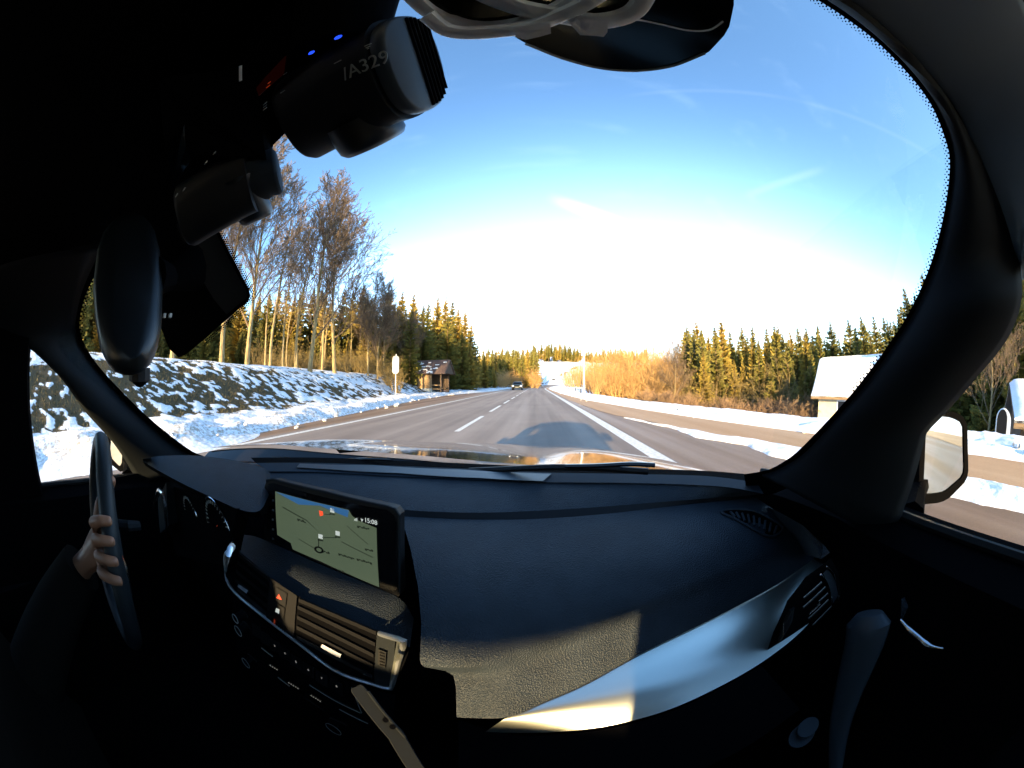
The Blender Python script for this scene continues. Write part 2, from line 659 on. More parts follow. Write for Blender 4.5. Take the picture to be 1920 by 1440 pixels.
def snow_material():
    m, n, l, b = mat_new('snow_and_grass')
    at = n.new('ShaderNodeAttribute'); at.attribute_name = 'grass'
    dt = n.new('ShaderNodeAttribute'); dt.attribute_name = 'dirt'
    geo = n.new('ShaderNodeNewGeometry')
    t1 = n.new('ShaderNodeTexNoise'); t1.inputs['Scale'].default_value = 5.0; t1.inputs['Detail'].default_value = 8
    l.new(geo.outputs['Position'], t1.inputs['Vector'])
    t2 = n.new('ShaderNodeTexNoise'); t2.inputs['Scale'].default_value = 13.0; t2.inputs['Detail'].default_value = 5
    l.new(geo.outputs['Position'], t2.inputs['Vector'])
    snow = n.new('ShaderNodeMix'); snow.data_type = 'RGBA'
    snow.inputs[6].default_value = (0.80, 0.83, 0.87, 1); snow.inputs[7].default_value = (0.90, 0.91, 0.92, 1)
    l.new(t1.outputs[0], snow.inputs[0])
    dirt = n.new('ShaderNodeMix'); dirt.data_type = 'RGBA'
    dirt.inputs[7].default_value = (0.42, 0.36, 0.29, 1)
    dm = n.new('ShaderNodeMath'); dm.operation = 'MULTIPLY'
    mr = n.new('ShaderNodeMapRange'); mr.inputs['From Min'].default_value = 0.42; mr.inputs['From Max'].default_value = 0.62
    l.new(t2.outputs[0], mr.inputs['Value']); l.new(mr.outputs[0], dm.inputs[0]); l.new(dt.outputs['Fac'], dm.inputs[1])
    l.new(dm.outputs[0], dirt.inputs[0]); l.new(snow.outputs[2], dirt.inputs[6])
    gr = n.new('ShaderNodeMix'); gr.data_type = 'RGBA'
    gr.inputs[6].default_value = (0.055, 0.040, 0.020, 1); gr.inputs[7].default_value = (0.12, 0.088, 0.042, 1)
    l.new(t2.outputs[0], gr.inputs[0])
    # break the patch outline with fine noise
    a1 = n.new('ShaderNodeMath'); a1.operation = 'MULTIPLY_ADD'
    l.new(t2.outputs[0], a1.inputs[0]); a1.inputs[1].default_value = 1.3; l.new(at.outputs['Fac'], a1.inputs[2])
    a2 = n.new('ShaderNodeMapRange'); a2.interpolation_type = 'SMOOTHSTEP'
    a2.inputs['From Min'].default_value = 1.02; a2.inputs['From Max'].default_value = 1.30
    l.new(a1.outputs[0], a2.inputs['Value'])
    mx = n.new('ShaderNodeMix'); mx.data_type = 'RGBA'
    l.new(a2.outputs[0], mx.inputs[0]); l.new(dirt.outputs[2], mx.inputs[6]); l.new(gr.outputs[2], mx.inputs[7])
    l.new(mx.outputs[2], b.inputs['Base Color'])
    b.inputs['Roughness'].default_value = 0.75
    b.inputs['Specular IOR Level'].default_value = 0.25
    bp = n.new('ShaderNodeBump'); bp.inputs['Strength'].default_value = 0.5; bp.inputs['Distance'].default_value = 0.05
    l.new(t1.outputs[0], bp.inputs['Height']); l.new(bp.outputs[0], b.inputs['Normal'])
    return m


M['snow'] = snow_material()


def axis(segs):
    out = []
    for a, b, st in segs:
        n = max(1, int(round((b - a) / st)))
        out += [a + (b - a) * i / n for i in range(n)]
    out.append(segs[-1][1])
    return np.array(out)


def set_attr(me, name, vals):
    at = me.attributes.new(name, 'FLOAT', 'POINT')
    at.data.foreach_set('value', np.asarray(vals, dtype=np.float32))


xs = axis([(-2500, -400, 300), (-400, -100, 25), (-100, -22, 3), (-22, -14.2, .5), (-14.2, -6.2, .10), (-6.2, 2.0, 1.2), (2.0, 9.5, .13), (9.5, 20, .5), (20, 100, 3), (100, 400, 25), (400, 2500, 300)])
ys = axis([(-900, -60, 120), (-60, -8, 2), (-8, 26, .12), (26, 46, .35), (46, 120, 2), (120, 320, 5), (320, 700, 40), (700, 4000, 300)])
X, Y = np.meshgrid(xs, ys)
Z = height(X, Y)
nx_, ny_ = len(xs), len(ys)
me = bpy.data.meshes.new('ground')
vv = np.stack([X.ravel(), Y.ravel(), Z.ravel()], 1)
idx = np.arange(nx_ * ny_).reshape(ny_, nx_)
ff = np.stack([idx[:-1, :-1].ravel(), idx[:-1, 1:].ravel(), idx[1:, 1:].ravel(), idx[1:, :-1].ravel()], 1)
me.vertices.add(len(vv)); me.vertices.foreach_set('co', vv.ravel())
me.loops.add(ff.size); me.loops.foreach_set('vertex_index', ff.ravel().astype(np.int32))
me.polygons.add(len(ff)); me.polygons.foreach_set('loop_start', np.arange(0, ff.size, 4, dtype=np.int32))
me.update(calc_edges=True)
me.polygons.foreach_set('use_smooth', [True] * len(ff))
me.materials.append(M['snow'])
set_attr(me, 'grass', grass_amount(X, Y).ravel())
L_ = left_edge(Y) - (X - road_x(Y)); R_ = (X - road_x(Y)) - right_edge(Y)
dirt = np.clip((1 - .75 * sstep(0.5, 2.6, L_)) * (L_ > -.2) * (1 - sstep(5, 7, L_)) + 0.35 * (1 - sstep(0.1, .5, R_)) * (R_ > -.2), 0, 1)
set_attr(me, 'dirt', dirt.ravel())
ground = bpy.data.objects.new('ground', me)
COL.objects.link(ground)
tag(ground, 'snow covered ground with the grassy roadside bank', None, kind='structure')


def hz(x, y):
    return float(height(np.array([x]), np.array([y]), False)[0])


# ------------------------------------------------------------------ road, markings, path
def asphalt(name, c1, c2, rough, wet=0.0, grit=0.0):
    m, n, l, b = mat_new(name)
    geo = n.new('ShaderNodeNewGeometry')
    mp = n.new('ShaderNodeMapping'); mp.inputs['Scale'].default_value = (1.3, 0.035, 1.0)
    l.new(geo.outputs['Position'], mp.inputs[0])
    t = n.new('ShaderNodeTexNoise'); t.inputs['Scale'].default_value = 1.1; t.inputs['Detail'].default_value = 6
    l.new(mp.outputs[0], t.inputs['Vector'])
    mr = n.new('ShaderNodeMapRange'); mr.inputs['From Min'].default_value = 0.35; mr.inputs['From Max'].default_value = 0.68
    l.new(t.outputs[0], mr.inputs['Value'])
    t3 = n.new('ShaderNodeTexNoise'); t3.inputs['Scale'].default_value = 0.55; t3.inputs['Detail'].default_value = 7; t3.inputs['Roughness'].default_value = 0.7
    l.new(geo.outputs['Position'], t3.inputs['Vector'])
    t2 = n.new('ShaderNodeTexNoise'); t2.inputs['Scale'].default_value = 70; t2.inputs['Detail'].default_value = 4
    l.new(geo.outputs['Position'], t2.inputs['Vector'])
    mx = n.new('ShaderNodeMix'); mx.data_type = 'RGBA'
    mx.inputs[6].default_value = c1 + (1,); mx.inputs[7].default_value = c2 + (1,)
    bl = n.new('ShaderNodeMath'); bl.operation = 'MULTIPLY_ADD'; bl.use_clamp = True
    l.new(t3.outputs[0], bl.inputs[0]); bl.inputs[1].default_value = 1.1
    sb = n.new('ShaderNodeMath'); sb.operation = 'SUBTRACT'; l.new(mr.outputs[0], sb.inputs[0]); sb.inputs[1].default_value = 0.55
    l.new(sb.outputs[0], bl.inputs[2])
    l.new(bl.outputs[0], mx.inputs[0])
    mm = n.new('ShaderNodeMix'); mm.data_type = 'RGBA'; mm.blend_type = 'MULTIPLY'; mm.inputs[0].default_value = 0.55
    l.new(mx.outputs[2], mm.inputs[6])
    cr = n.new('ShaderNodeMapRange'); cr.inputs['From Min'].default_value = 0.3; cr.inputs['From Max'].default_value = 0.7
    cr.inputs['To Min'].default_value = 0.6; cr.inputs['To Max'].default_value = 1.35
    l.new(t2.outputs[0], cr.inputs['Value']); l.new(cr.outputs[0], mm.inputs[7])
    l.new(mm.outputs[2], b.inputs['Base Color'])
    rr = n.new('ShaderNodeMapRange'); rr.inputs['To Min'].default_value = rough; rr.inputs['To Max'].default_value = rough - wet
    l.new(mr.outputs[0], rr.inputs['Value']); l.new(rr.outputs[0], b.inputs['Roughness'])
    b.inputs['Specular IOR Level'].default_value = 0.4
    bp = n.new('ShaderNodeBump'); bp.inputs['Strength'].default_value = 0.35; bp.inputs['Distance'].default_value = 0.006
    l.new(t2.outputs[0], bp.inputs['Height']); l.new(bp.outputs[0], b.inputs['Normal'])
    return m


M['road'] = asphalt('salted_asphalt', (0.16, 0.125, 0.105), (0.28, 0.225, 0.185), 0.85, 0.1)
M['shoulder'] = asphalt('wet_gritty_asphalt', (0.17, 0.10, 0.052), (0.26, 0.16, 0.085), 0.7, 0.25)
M['path'] = asphalt('gritted_path', (0.40, 0.235, 0.115), (0.48, 0.30, 0.16), 0.85, 0.1)
M['paint_line'] = mat('road_paint', (0.72, 0.71, 0.67), 0.7, col2=(0.52, 0.50, 0.46), scale=14, detail=6, world_pos=True)
YS = list(np.arange(-40, 60, 2.0)) + list(np.arange(60, 260, 4.0))


def strip(x0, x1, z, ys_=YS, n=1):
    mb = MB()
    rows = []
    for y in ys_:
        a = x0(y) if callable(x0) else x0
        b = x1(y) if callable(x1) else x1
        rx, rz = float(road_x(y)), float(road_z(y))
        rows.append([(lerp(a, b, i / n) + rx, y, z + rz) for i in range(n + 1)])
    mb.grid(rows)
    return mb


road = struct('road', strip(-5.62, 2.08, 0.0, n=4), M['road'])
road['label'] = 'two lane grey asphalt road running straight ahead'
shl = struct('shoulder', strip(lambda y: float(left_edge(y)) - .25, -5.62, -0.004), M['shoulder'])
strip_in = lambda y: float(np.interp(y, [-40, -10, 0, 3, 9.3, 12, 20, 400], [8.0, 5.4, 4.35, 3.95, 2.95, 2.6, 2.25, 2.2]))
strip_out = lambda y: float(np.interp(y, [-40, -10, 0, 3, 6, 9.3], [9.6, 6.7, 5.45, 4.85, 3.9, 2.96]))
shr = struct('shoulder', strip(2.08, lambda y: max(2.09, min(strip_in(y) + .3, float(right_edge(y)))), -0.004), M['shoulder'])
pth = struct('footpath', strip(lambda y: strip_in(y) + (.3 if y < 9.3 else 0), lambda y: float(right_edge(y)) + .2, 0.008), M['path'])
pth['label'] = 'gritted tan footpath beside the road'


def marking(name, x0, x1, y0, y1):
    n = max(2, int((y1 - y0) / 2))
    return obj(name, strip(x0, x1, 0.004, [lerp(y0, y1, i / n) for i in range(n + 1)]), M['paint_line'], road)


marking('edge_line', 1.76, 2.03, -30, 190)
marking('edge_line', -5.40, -5.24, -30, 190)
y = -13.8 + .5
while y < 170:
    if y > 3 or y < -3:
        marking('lane_dash', -1.93, -1.80, y, y + 3.35)
    y += 4.95

# snow strip left by the plough between shoulder and path
def snow_strip():
    ys_ = np.arange(-12, 9.35, 0.07)
    nu = 26
    V = []
    for y in ys_:
        a, b = strip_in(y), strip_out(y)
        w = (fbm(np.array([y * .9]), np.array([2.0]), 60, 4)[0] - .5) * .5
        w2 = (fbm(np.array([y * .8]), np.array([9.0]), 61, 4)[0] - .5) * .4
        a += w; b += w2
        b = max(b, a + .02)
        for i in range(nu):
            u = i / (nu - 1)
            x = lerp(a, b, u)
            V.append((x, y, u))
    V = np.array(V)
    u = V[:, 2]
    wid = np.array([max(.05, strip_out(y) - strip_in(y)) for y in V[:, 1]])
    prof = np.clip(np.sin(np.pi * u), 0, 1) ** 0.6
    lum = fbm(V[:, 0] * 2.6, V[:, 1] * 1.9, 66, 5)
    z = -0.02 + prof * np.minimum(.10, .09 * wid + .03) * (0.5 + 1.0 * lum)
    mb = MB()
    mb.v = [(a, b, c) for a, b, c in zip(V[:, 0], V[:, 1], z)]
    ny = len(ys_)
    for j in range(ny - 1):
        for i in range(nu - 1):
            a = j * nu + i
            mb.f.append((a, a + 1, a + nu + 1, a + nu))
    o = obj('snow_ridge', mb, M['snow'], smooth=True, angle=180)
    set_attr(o.data, 'dirt', 0.4 * (1 - prof))
    set_attr(o.data, 'grass', prof * 0)
    return o


tag(snow_strip(), 'lumpy white ridge of ploughed snow between road shoulder and footpath', 'snow', kind='stuff')


def clods():
    """loose snow lumps along the edges of the cleared asphalt"""
    r = random.Random(5)
    mb = MB()
    for k in range(110):
        y = r.uniform(-4, 34)
        if r.random() < .62:
            x = float(left_edge(y)) + r.uniform(-1.2, .35); s = r.uniform(.02, .10)
        else:
            x = float(right_edge(y)) + r.uniform(-.25, .8); s = r.uniform(.02, .09)
        x += float(road_x(y))
        z = max(0.0, hz(x, y)) + s * .25
        o = len(mb.v)
        for th in (0.45, 1.15, 2.0):
            for q in range(6):
                a = q * math.pi / 3 + r.uniform(-.3, .3)
                rr = s * math.sin(th) * r.uniform(.75, 1.3)
                mb.v.append((x + rr * math.cos(a), y + rr * math.sin(a), z + s * math.cos(th) * r.uniform(.6, .9)))
        for j in range(2):
            for q in range(6):
                a = o + j * 6 + q; b = o + j * 6 + (q + 1) % 6
                mb.f.append((a, a + 6, b + 6, b))
        mb.f.append(tuple(o + q for q in range(6)))
    o = obj('snow', mb, M['snow'], smooth=False)
    set_attr(o.data, 'dirt', [1.0 for _ in mb.v]); set_attr(o.data, 'grass', [0] * len(mb.v))
    tag(o, 'loose snow lumps scattered along the edges of the asphalt', 'snow', kind='stuff')


clods()

M['grass'] = mat('winter_grass', (0.075, 0.062, 0.022), 0.8, col2=(0.13, 0.105, 0.045), scale=3.0, world_pos=True)


def grass():
    r = np.random.RandomState(3)
    N = 90000
    y = r.uniform(-6, 32, N) ** 1.0
    l = r.uniform(0.9, 7.0, N)
    x = left_edge(y) - l
    g = grass_amount(x, y)
    k = g > r.uniform(.15, .9, N)
    x, y = x[k][:18000], y[k][:18000]
    z = height(x, y)
    mb = MB()
    for i in range(len(x)):
        hgt = r.uniform(.03, .11); a = r.uniform(0, 6.28); w = r.uniform(.006, .014)
        lean = r.uniform(.02, .12); b = r.uniform(0, 6.28)
        dx, dy = w * math.cos(a), w * math.sin(a)
        lx, ly = lean * math.cos(b) + .05, lean * math.sin(b)
        o = len(mb.v)
        mb.v += [(x[i] - dx, y[i] - dy, z[i] - .02), (x[i] + dx, y[i] + dy, z[i] - .02), (x[i] + lx, y[i] + ly, z[i] + hgt)]
        mb.f.append((o, o + 1, o + 2))
    o = obj('grass', mb, M['grass'], smooth=False)
    tag(o, 'brown winter grass poking through the snow of the bank', 'grass', kind='stuff')


grass()
# ------------------------------------------------------------------ trees
M['bark'] = mat('pale_bark', (0.34, 0.25, 0.11), 0.85, col2=(0.17, 0.125, 0.06), scale=9, bump=0.6, bscale=30, bdist=0.02, stretch=(1, 1, .25))
M['twig'] = mat('twig_bark', (0.11, 0.072, 0.045), 0.85, col2=(0.17, 0.115, 0.065), scale=2)
M['shrub'] = mat('orange_twig', (0.46, 0.28, 0.10), 0.85, col2=(0.32, 0.18, 0.07), scale=1.2)
M['sbark'] = mat('spruce_bark', (0.13, 0.085, 0.05), 0.9, col2=(0.20, 0.13, 0.075), scale=4, bump=0.5, bscale=20, bdist=0.02)
M['needle'] = mat('spruce_needles', (0.10, 0.098, 0.024), 0.75, spec=0.15, col2=(0.18, 0.15, 0.034), scale=1.3)
M['needle2'] = mat('golden_needles', (0.18, 0.140, 0.028), 0.75, spec=0.15, col2=(0.30, 0.205, 0.042), scale=1.3)


def seg(mb, p, q, r0, r1, n):
    d = (q - p)
    if d.length < 1e-6: return
    d.normalize()
    a = d.orthogonal().normalized(); b = d.cross(a)
    o = len(mb.v)
    for c, rr in ((p, r0), (q, r1)):
        for k in range(n):
            an = 2 * math.pi * k / n
            mb.v.append(tuple(c + (a * math.cos(an) + b * math.sin(an)) * rr))
    for k in range(n):
        k2 = (k + 1) % n
        mb.f.append((o + k, o + k2, o + n + k2, o + n + k))


def branch(mb, r, p, d, length, rad, level, spread, minr, counts, up):
    """a bending limb that carries smaller ones"""
    ns = (7, 5, 4, 2)[min(level, 3)]
    sides = (7, 5, 3, 3)[min(level, 3)]
    pts = [p.copy()]
    dd = d.copy()
    for i in range(ns):
        dd = (dd + Vector((r.uniform(-1, 1), r.uniform(-1, 1), r.uniform(-1, 1))) * (0.10 + .05 * level) + Vector((0, 0, up))).normalized()
        pts.append(pts[-1] + dd * (length / ns))
    for i in range(ns):
        seg(mb, pts[i], pts[i + 1], max(minr, rad * (1 - .82 * i / ns)), max(minr, rad * (1 - .82 * (i + 1) / ns)), sides)
    if level >= len(counts):
        return
    n = counts[level]
    for k in range(n):
        t = 0.22 + 0.78 * (k + r.random()) / n
        i = min(ns - 1, int(t * ns)); f = t * ns - i
        q = pts[i].lerp(pts[i + 1], min(1, f))
        ax = (pts[i + 1] - pts[i]).normalized()
        side = ax.orthogonal().normalized()
        side = Quaternion(ax, r.uniform(0, 6.28)) @ side
        ang = r.uniform(*spread)
        nd = (ax * math.cos(ang) + side * math.sin(ang)).normalized()
        ln = length * r.uniform(.34, .55) * (1 - .45 * t)
        if level == 0: ln = length * r.uniform(.45, .62) * (1.1 - .55 * t)
        branch(mb, r, q, nd, ln, max(minr, rad * .5 * (1 - .6 * t)), level + 1, spread, minr, counts, up)


def bare_tree_meshes(name, seed, H, fork, rad, nlimb, counts, minr, lean=0.05, spread=(.35, .75), crown=None, bark='bark', limb_ang=(.35, .8), up=.05):
    r = random.Random(seed)
    tr, cr = MB(), MB()
    p = Vector((0, 0, -.35)); d = Vector((r.uniform(-lean, lean), r.uniform(-lean, lean), 1)).normalized()
    ns = 14
    pts = [p]
    for i in range(ns):
        d = (d + Vector((r.uniform(-.05, .05), r.uniform(-.05, .05), .04))).normalized()
        pts.append(pts[-1] + d * (H / ns))
    rads = [rad * (1.25 if i == 0 else 1) * max(.06, (1 - i / ns)) ** .85 for i in range(ns + 1)]
    tr.tube(pts, rads, 9)
    for k in range(nlimb):
        t = fork + (1 - fork) * (k + r.random()) / nlimb
        i = min(ns - 1, int(t * ns)); q = pts[i].lerp(pts[i + 1], t * ns - i)
        az = r.uniform(0, 6.28) + k * 2.4
        an = r.uniform(*limb_ang) * (1.15 - .5 * t)
        dd = Vector((math.cos(az) * math.sin(an), math.sin(az) * math.sin(an), math.cos(an)))
        ln = H * (crown or .42) * (1.05 - .75 * ((t - fork) / (1 - fork)) ** 1.2) * r.uniform(.8, 1.1)
        branch(cr, r, q, dd, ln, rads[i] * r.uniform(.28, .45), 0, spread, minr, counts, up)
    return mesh_from(name + '_trunk', tr, M[bark]), mesh_from(name + '_crown', cr, M['twig'], smooth=False)


def place_tree(name, meshes, loc, rot, s, label, cat, group, crown_name='crown', sz=None):
    o = thing(name, loc, label, cat, group)
    o.rotation_euler = (0, 0, rot)
    o.scale = (s, s, s * (sz or 1))
    for nm, me_ in zip(('trunk', crown_name), meshes):
        c = bpy.data.objects.new(nm, me_)
        COL.objects.link(c); c.parent = o
    return o


tall = [bare_tree_meshes('avenue_tree', 20 + i, 13.5, .17, .165, 27, (9, 7, 5), .0105, limb_ang=(.35, 1.0), crown=.47) for i in range(4)]
thin = [bare_tree_meshes('thin_tree', 50 + i, 9.5, .30, .085, 13, (6, 5, 3), .009, limb_ang=(.4, .9)) for i in range(2)]


def at_az(px, dist, py=720):
    v = ray(px, 720)
    return v.x * dist, v.y * dist


# avenue of bare trees along the top of the bank: (pixel x of trunk foot, lateral metres, height scale, prototype)
avenue = [(322, -12.8, .76, 0), (415, -12.9, .82, 1), (463, -13.0, .80, 2), (580, -12.5, .86, 3), (628, -12.9, .84, 0),
          (690, -13.2, .58, 1), (708, -12.8, .55, 2), (721, -13.6, .54, 3), (765, -13.2, .52, 0)]
names = ['bare roadside tree half hidden behind the rear-view mirror bracket', 'bare tree on the bank with thick sunlit trunk, second from the mirror bracket',
         'bare tree on the bank just right of the windscreen sensor patch', 'tallest bare tree on the bank with dark lower trunk',
         'broad crowned bare tree whose trunk forks low on the bank', 'bare tree on the bank left of the paired trunks',
         'bare tree with light trunk, nearer of the paired trunks by the sign', 'bare tree right behind the paired trunks by the sign',
         'bare tree between the white sign board and the wooden shelter']
for (px, lat, s, k), nm in zip(avenue, names):
    v = ray(px, 705)
    t = lat / v.x
    x, y = lat, v.y * t
    place_tree('bare_tree', tall[k], (x, y, hz(x, y)), RNG.uniform(0, 6.28), s, nm, 'tree', 'bare trees along the bank')
slim = [(505, -14.2, 1.15), (556, -13.8, 1.2), (604, -14.0, 1.2), (497, -15.5, .8), (530, -14.0, .95), (538, -16.5, .8), (552, -15.8, .75), (655, -15.5, .8), (740, -15.5, .85), (790, -16.5, .9), (812, -17.0, .85), (600, -17, .8), (675, -17, .9)]
for i, (px, lat, s) in enumerate(slim):
    v = ray(px, 705); t = lat / v.x
    x, y = lat, v.y * t
    place_tree('bare_sapling', thin[i % 2], (x, y, hz(x, y)), RNG.uniform(0, 6.28), s,
               'slim young bare tree behind the row of bank trees', 'tree', 'slim bare trees behind the bank row')


def spruce_meshes(name, seed, H, base, width, gap, dens, needle):
    r = random.Random(seed)
    tr, cr = MB(), MB()
    tr.tube([(0, 0, -.6), (0, 0, H * .3), (0, 0, H * .7), (0, 0, H)], [H * .014, H * .011, H * .006, .01], 7)
    z = H * base
    width *= 1.0
    while z < H * .985:
        t = (z - H * base) / (H * (1 - base))
        L = width * H * (1 - t) ** .82 * r.uniform(.62, 1.2) + .05
        if t < .15: L *= .65 + 2.2 * t
        nb = max(4, int(dens * (.55 + .6 * (1 - t))))
        a0 = r.uniform(0, 6.28)
        for k in range(nb):
            if r.random() < .08: continue
            az = a0 + 6.283 * k / nb + r.uniform(-.35, .35)
            l = L * r.uniform(.62, 1.15)
            droop = r.uniform(.18, .42) * (1 - t * .9) - .22 * t
            dx, dy = math.cos(az), math.sin(az)
            ns = max(2, int(l / .34))
            pp = None
            z0 = z + r.uniform(-.5, .5) * gap
            for i in range(ns + 1):
                s = i / ns
                q = Vector((dx * l * s, dy * l * s, z0 - droop * l * s + .18 * l * s * s))
                if i:
                    # two sprays to the sides and one hanging
                    w = (.08 + .18 * (1 - t) + .15 * l * (1 - abs(s - .5))) * r.uniform(.6, 1.35)
                    for sd in (-1, 1):
                        sx, sy = -dy * sd, dx * sd
                        tip = Vector((sx * w + dx * w * .75, sy * w + dy * w * .75, -r.uniform(.05, .28) * w - .03))
                        o = len(cr.v)
                        hw = r.uniform(.05, .09) + .07 * (1 - t)
                        pa = pp.lerp(q, r.random() * .6)
                        cr.v += [tuple(pa), tuple(pa + tip * .55 + Vector((dx, dy, 0)) * hw), tuple(pa + tip), tuple(pa + tip * .5 - Vector((dx, dy, .5)) * hw)]
                        cr.f.append((o, o + 1, o + 2, o + 3))
                    if r.random() < .9:
                        o = len(cr.v)
                        hw = r.uniform(.04, .09)
                        dn = r.uniform(.12, .3) + .22 * (1 - t)
                        cr.v += [tuple(pp), tuple(q), tuple(q + Vector((0, 0, -dn * .7))), tuple(pp + Vector((dx * hw, dy * hw, -dn)))]
                        cr.f.append((o, o + 1, o + 2, o + 3))
                pp = q
        z += gap * r.uniform(.75, 1.2) * (1 - .45 * t)
    for k in range(5):
        o = len(cr.v); a = 1.256 * k
        cr.v += [(0, 0, H + .25), (.06 * math.cos(a), .06 * math.sin(a), H - .25), (.06 * math.cos(a + .9), .06 * math.sin(a + .9), H - .3)]
        cr.f.append((o, o + 1, o + 2))
    return mesh_from(name + '_trunk', tr, M['sbark']), mesh_from(name + '_crown', cr, M[needle], smooth=False)


spr = [spruce_meshes('spruce', 70, 14, .03, .25, .40, 13, 'needle2'), spruce_meshes('spruce', 71, 14, .03, .21, .40, 12, 'needle'),
       spruce_meshes('spruce', 72, 14, .05, .19, .40, 11, 'needle2'), spruce_meshes('spruce', 73, 14, .03, .28, .42, 13, 'needle')]
lean_spr = [spruce_meshes('tall_spruce', 80, 14, .26, .17, .38, 11, 'needle'), spruce_meshes('tall_spruce', 81, 14, .18, .19, .38, 12, 'needle2'),
            spruce_meshes('tall_spruce', 82, 14, .36, .16, .38, 11, 'needle')]


def spruce_at(px, dist, top_py, proto, label, group, name='spruce_tree', sink=0.0):
    x, y = at_az(px, dist)
    z0 = hz(x, y) - sink
    v = ray(px, top_py)
    hd = math.hypot(v.x, v.y)
    ztop = CAM.z + v.z / hd * dist
    s = max(.25, (ztop - z0) / 14.2)
    place_tree(name, proto, (x, y, z0), RNG.uniform(0, 6.28), s, label, 'tree', group)


def fill(lo, hi, step, dist, top, jitter, protos, label, group, name='spruce_tree', sink=0.0, dj=.12):
    px = lo
    while px < hi:
        t = top(px) if callable(top) else top
        spruce_at(px + RNG.uniform(-step * .3, step * .3), (dist(px) if callable(dist) else dist) * RNG.uniform(1 - dj, 1 + dj), t + RNG.uniform(-jitter, jitter), RNG.choice(protos), label, group, name, sink)
        px += step


topL = lambda px: float(np.interp(px, [60, 300, 450, 560, 640, 720, 790, 830, 870, 890], [400, 500, 545, 552, 556, 560, 568, 562, 585, 600]))
fill(110, 780, 16, 33, topL, 26, spr, 'sunlit spruce in the wood behind the roadside bank', 'spruces behind the bank')
fill(100, 800, 23, 43, lambda p: topL(p) + 2, 20, spr, 'sunlit spruce in the wood behind the roadside bank', 'spruces behind the bank')
fill(120, 735, 30, 27, lambda p: topL(p) + 62, 22, spr, 'sunlit spruce in the wood behind the roadside bank', 'spruces behind the bank')
for px, d, t, k in [(800, 46, 566, 1), (818, 50, 556, 0), (833, 46, 553, 2), (846, 52, 562, 1), (858, 48, 578, 0), (871, 47, 577, 2), (882, 52, 606, 0), (838, 42, 590, 3), (812, 42, 600, 2), (866, 43, 622, 3), (880, 44, 640, 0), (790, 40, 610, 2)]:
    spruce_at(px, d, t, spr[k], 'tall golden spruce at the corner of the wood behind the wooden shelter', 'spruces behind the shelter')
topF = lambda px: float(np.interp(px, [885, 930, 1000, 1050, 1100, 1160, 1240, 1300], [655, 652, 646, 643, 656, 655, 652, 645]))
fill(893, 1012, 7, lambda p: 95, lambda p: topF(p) + 6, 6, spr + lean_spr, 'distant spruce of the wood beside the far road', 'distant spruces by the far road', dj=.2)
fill(888, 1012, 9, lambda p: 130, topF, 5, spr + lean_spr, 'distant spruce of the wood beside the far road', 'distant spruces by the far road', dj=.12)
fill(1000, 1215, 5, lambda p: 262, topF, 5, spr + lean_spr, 'distant spruce above the white snowfield', 'distant spruces above the snowfield', dj=.05)
fill(1004, 1215, 9, lambda p: 300, lambda p: topF(p) - 1, 5, spr + lean_spr, 'distant spruce above the white snowfield', 'distant spruces above the snowfield', dj=.05)
for px, d, t in [(898, 62, 672), (908, 60, 664), (917, 64, 676), (926, 66, 690), (890, 58, 668)]:
    spruce_at(px, d, t, spr[RNG.randrange(4)], 'small dark spruce at the wood edge left of the oncoming car', 'small spruces by the far road')

shrub_late = []
topR = lambda px: float(np.interp(px, [1200, 1290, 1330, 1400, 1460, 1500, 1550, 1600, 1640, 1700, 1760, 1850, 1960], [665, 618, 612, 622, 620, 628, 620, 612, 602, 585, 545, 430, 380]))
fill(1292, 1520, 13, 31, topR, 24, lean_spr + spr[1:2], 'sunlit spruce in the wood right of the footpath before the building', 'spruces right of the footpath')
fill(1285, 1540, 12, 40, lambda p: topR(p) + 8, 24, spr + lean_spr, 'sunlit spruce in the wood right of the footpath before the building', 'spruces right of the footpath')
fill(1300, 1520, 24, 27, lambda p: topR(p) + 40, 22, lean_spr, 'sunlit spruce in the wood right of the footpath before the building', 'spruces right of the footpath')
for k, px in enumerate((1300, 1322, 1390, 1470)):
    shrub_late.append((px, 25.5 + (k % 3), 690 - 22 * (k % 2)))
fill(1520, 1700, 15, 44, topR, 20, spr[1:2] + spr[3:4] + lean_spr[:1], 'dark spruce behind the snow roofed building', 'spruces behind the building')
fill(1500, 1720, 18, 52, lambda p: topR(p) - 2, 18, spr[1:2] + spr[3:4], 'dark spruce behind the snow roofed building', 'spruces behind the building')
fill(1288, 1535, 14, 35, lambda p: topR(p) + 12, 22, spr, 'sunlit spruce in the wood right of the footpath before the building', 'spruces right of the footpath')
fill(1868, 1990, 20, 21, lambda p: topR(p) + 60, 30, spr[1:2] + spr[3:4], 'dark spruce seen through the passenger window', 'spruces seen through the passenger window')
fill(1700, 1990, 17, 30, lambda p: topR(p) - 30, 20, spr[1:2] + spr[3:4], 'dark spruce seen through the passenger window', 'spruces seen through the passenger window')
fill(1720, 1990, 26, 24, lambda p: topR(p) + 40, 30, spr[1:2] + spr[3:4], 'dark spruce seen through the passenger window', 'spruces seen through the passenger window')
# a few spruces behind the car that the passenger door mirror reflects
for k in range(12):
    y = -22 - k * 4.2
    x = RNG.uniform(22, 34)
    place_tree('spruce_tree', RNG.choice(spr), (x, y, hz(x, y) - .2), RNG.uniform(0, 6.28), RNG.uniform(.45, .65), 'spruce behind the car mirrored in the passenger door mirror', 'tree', 'spruces behind the car')

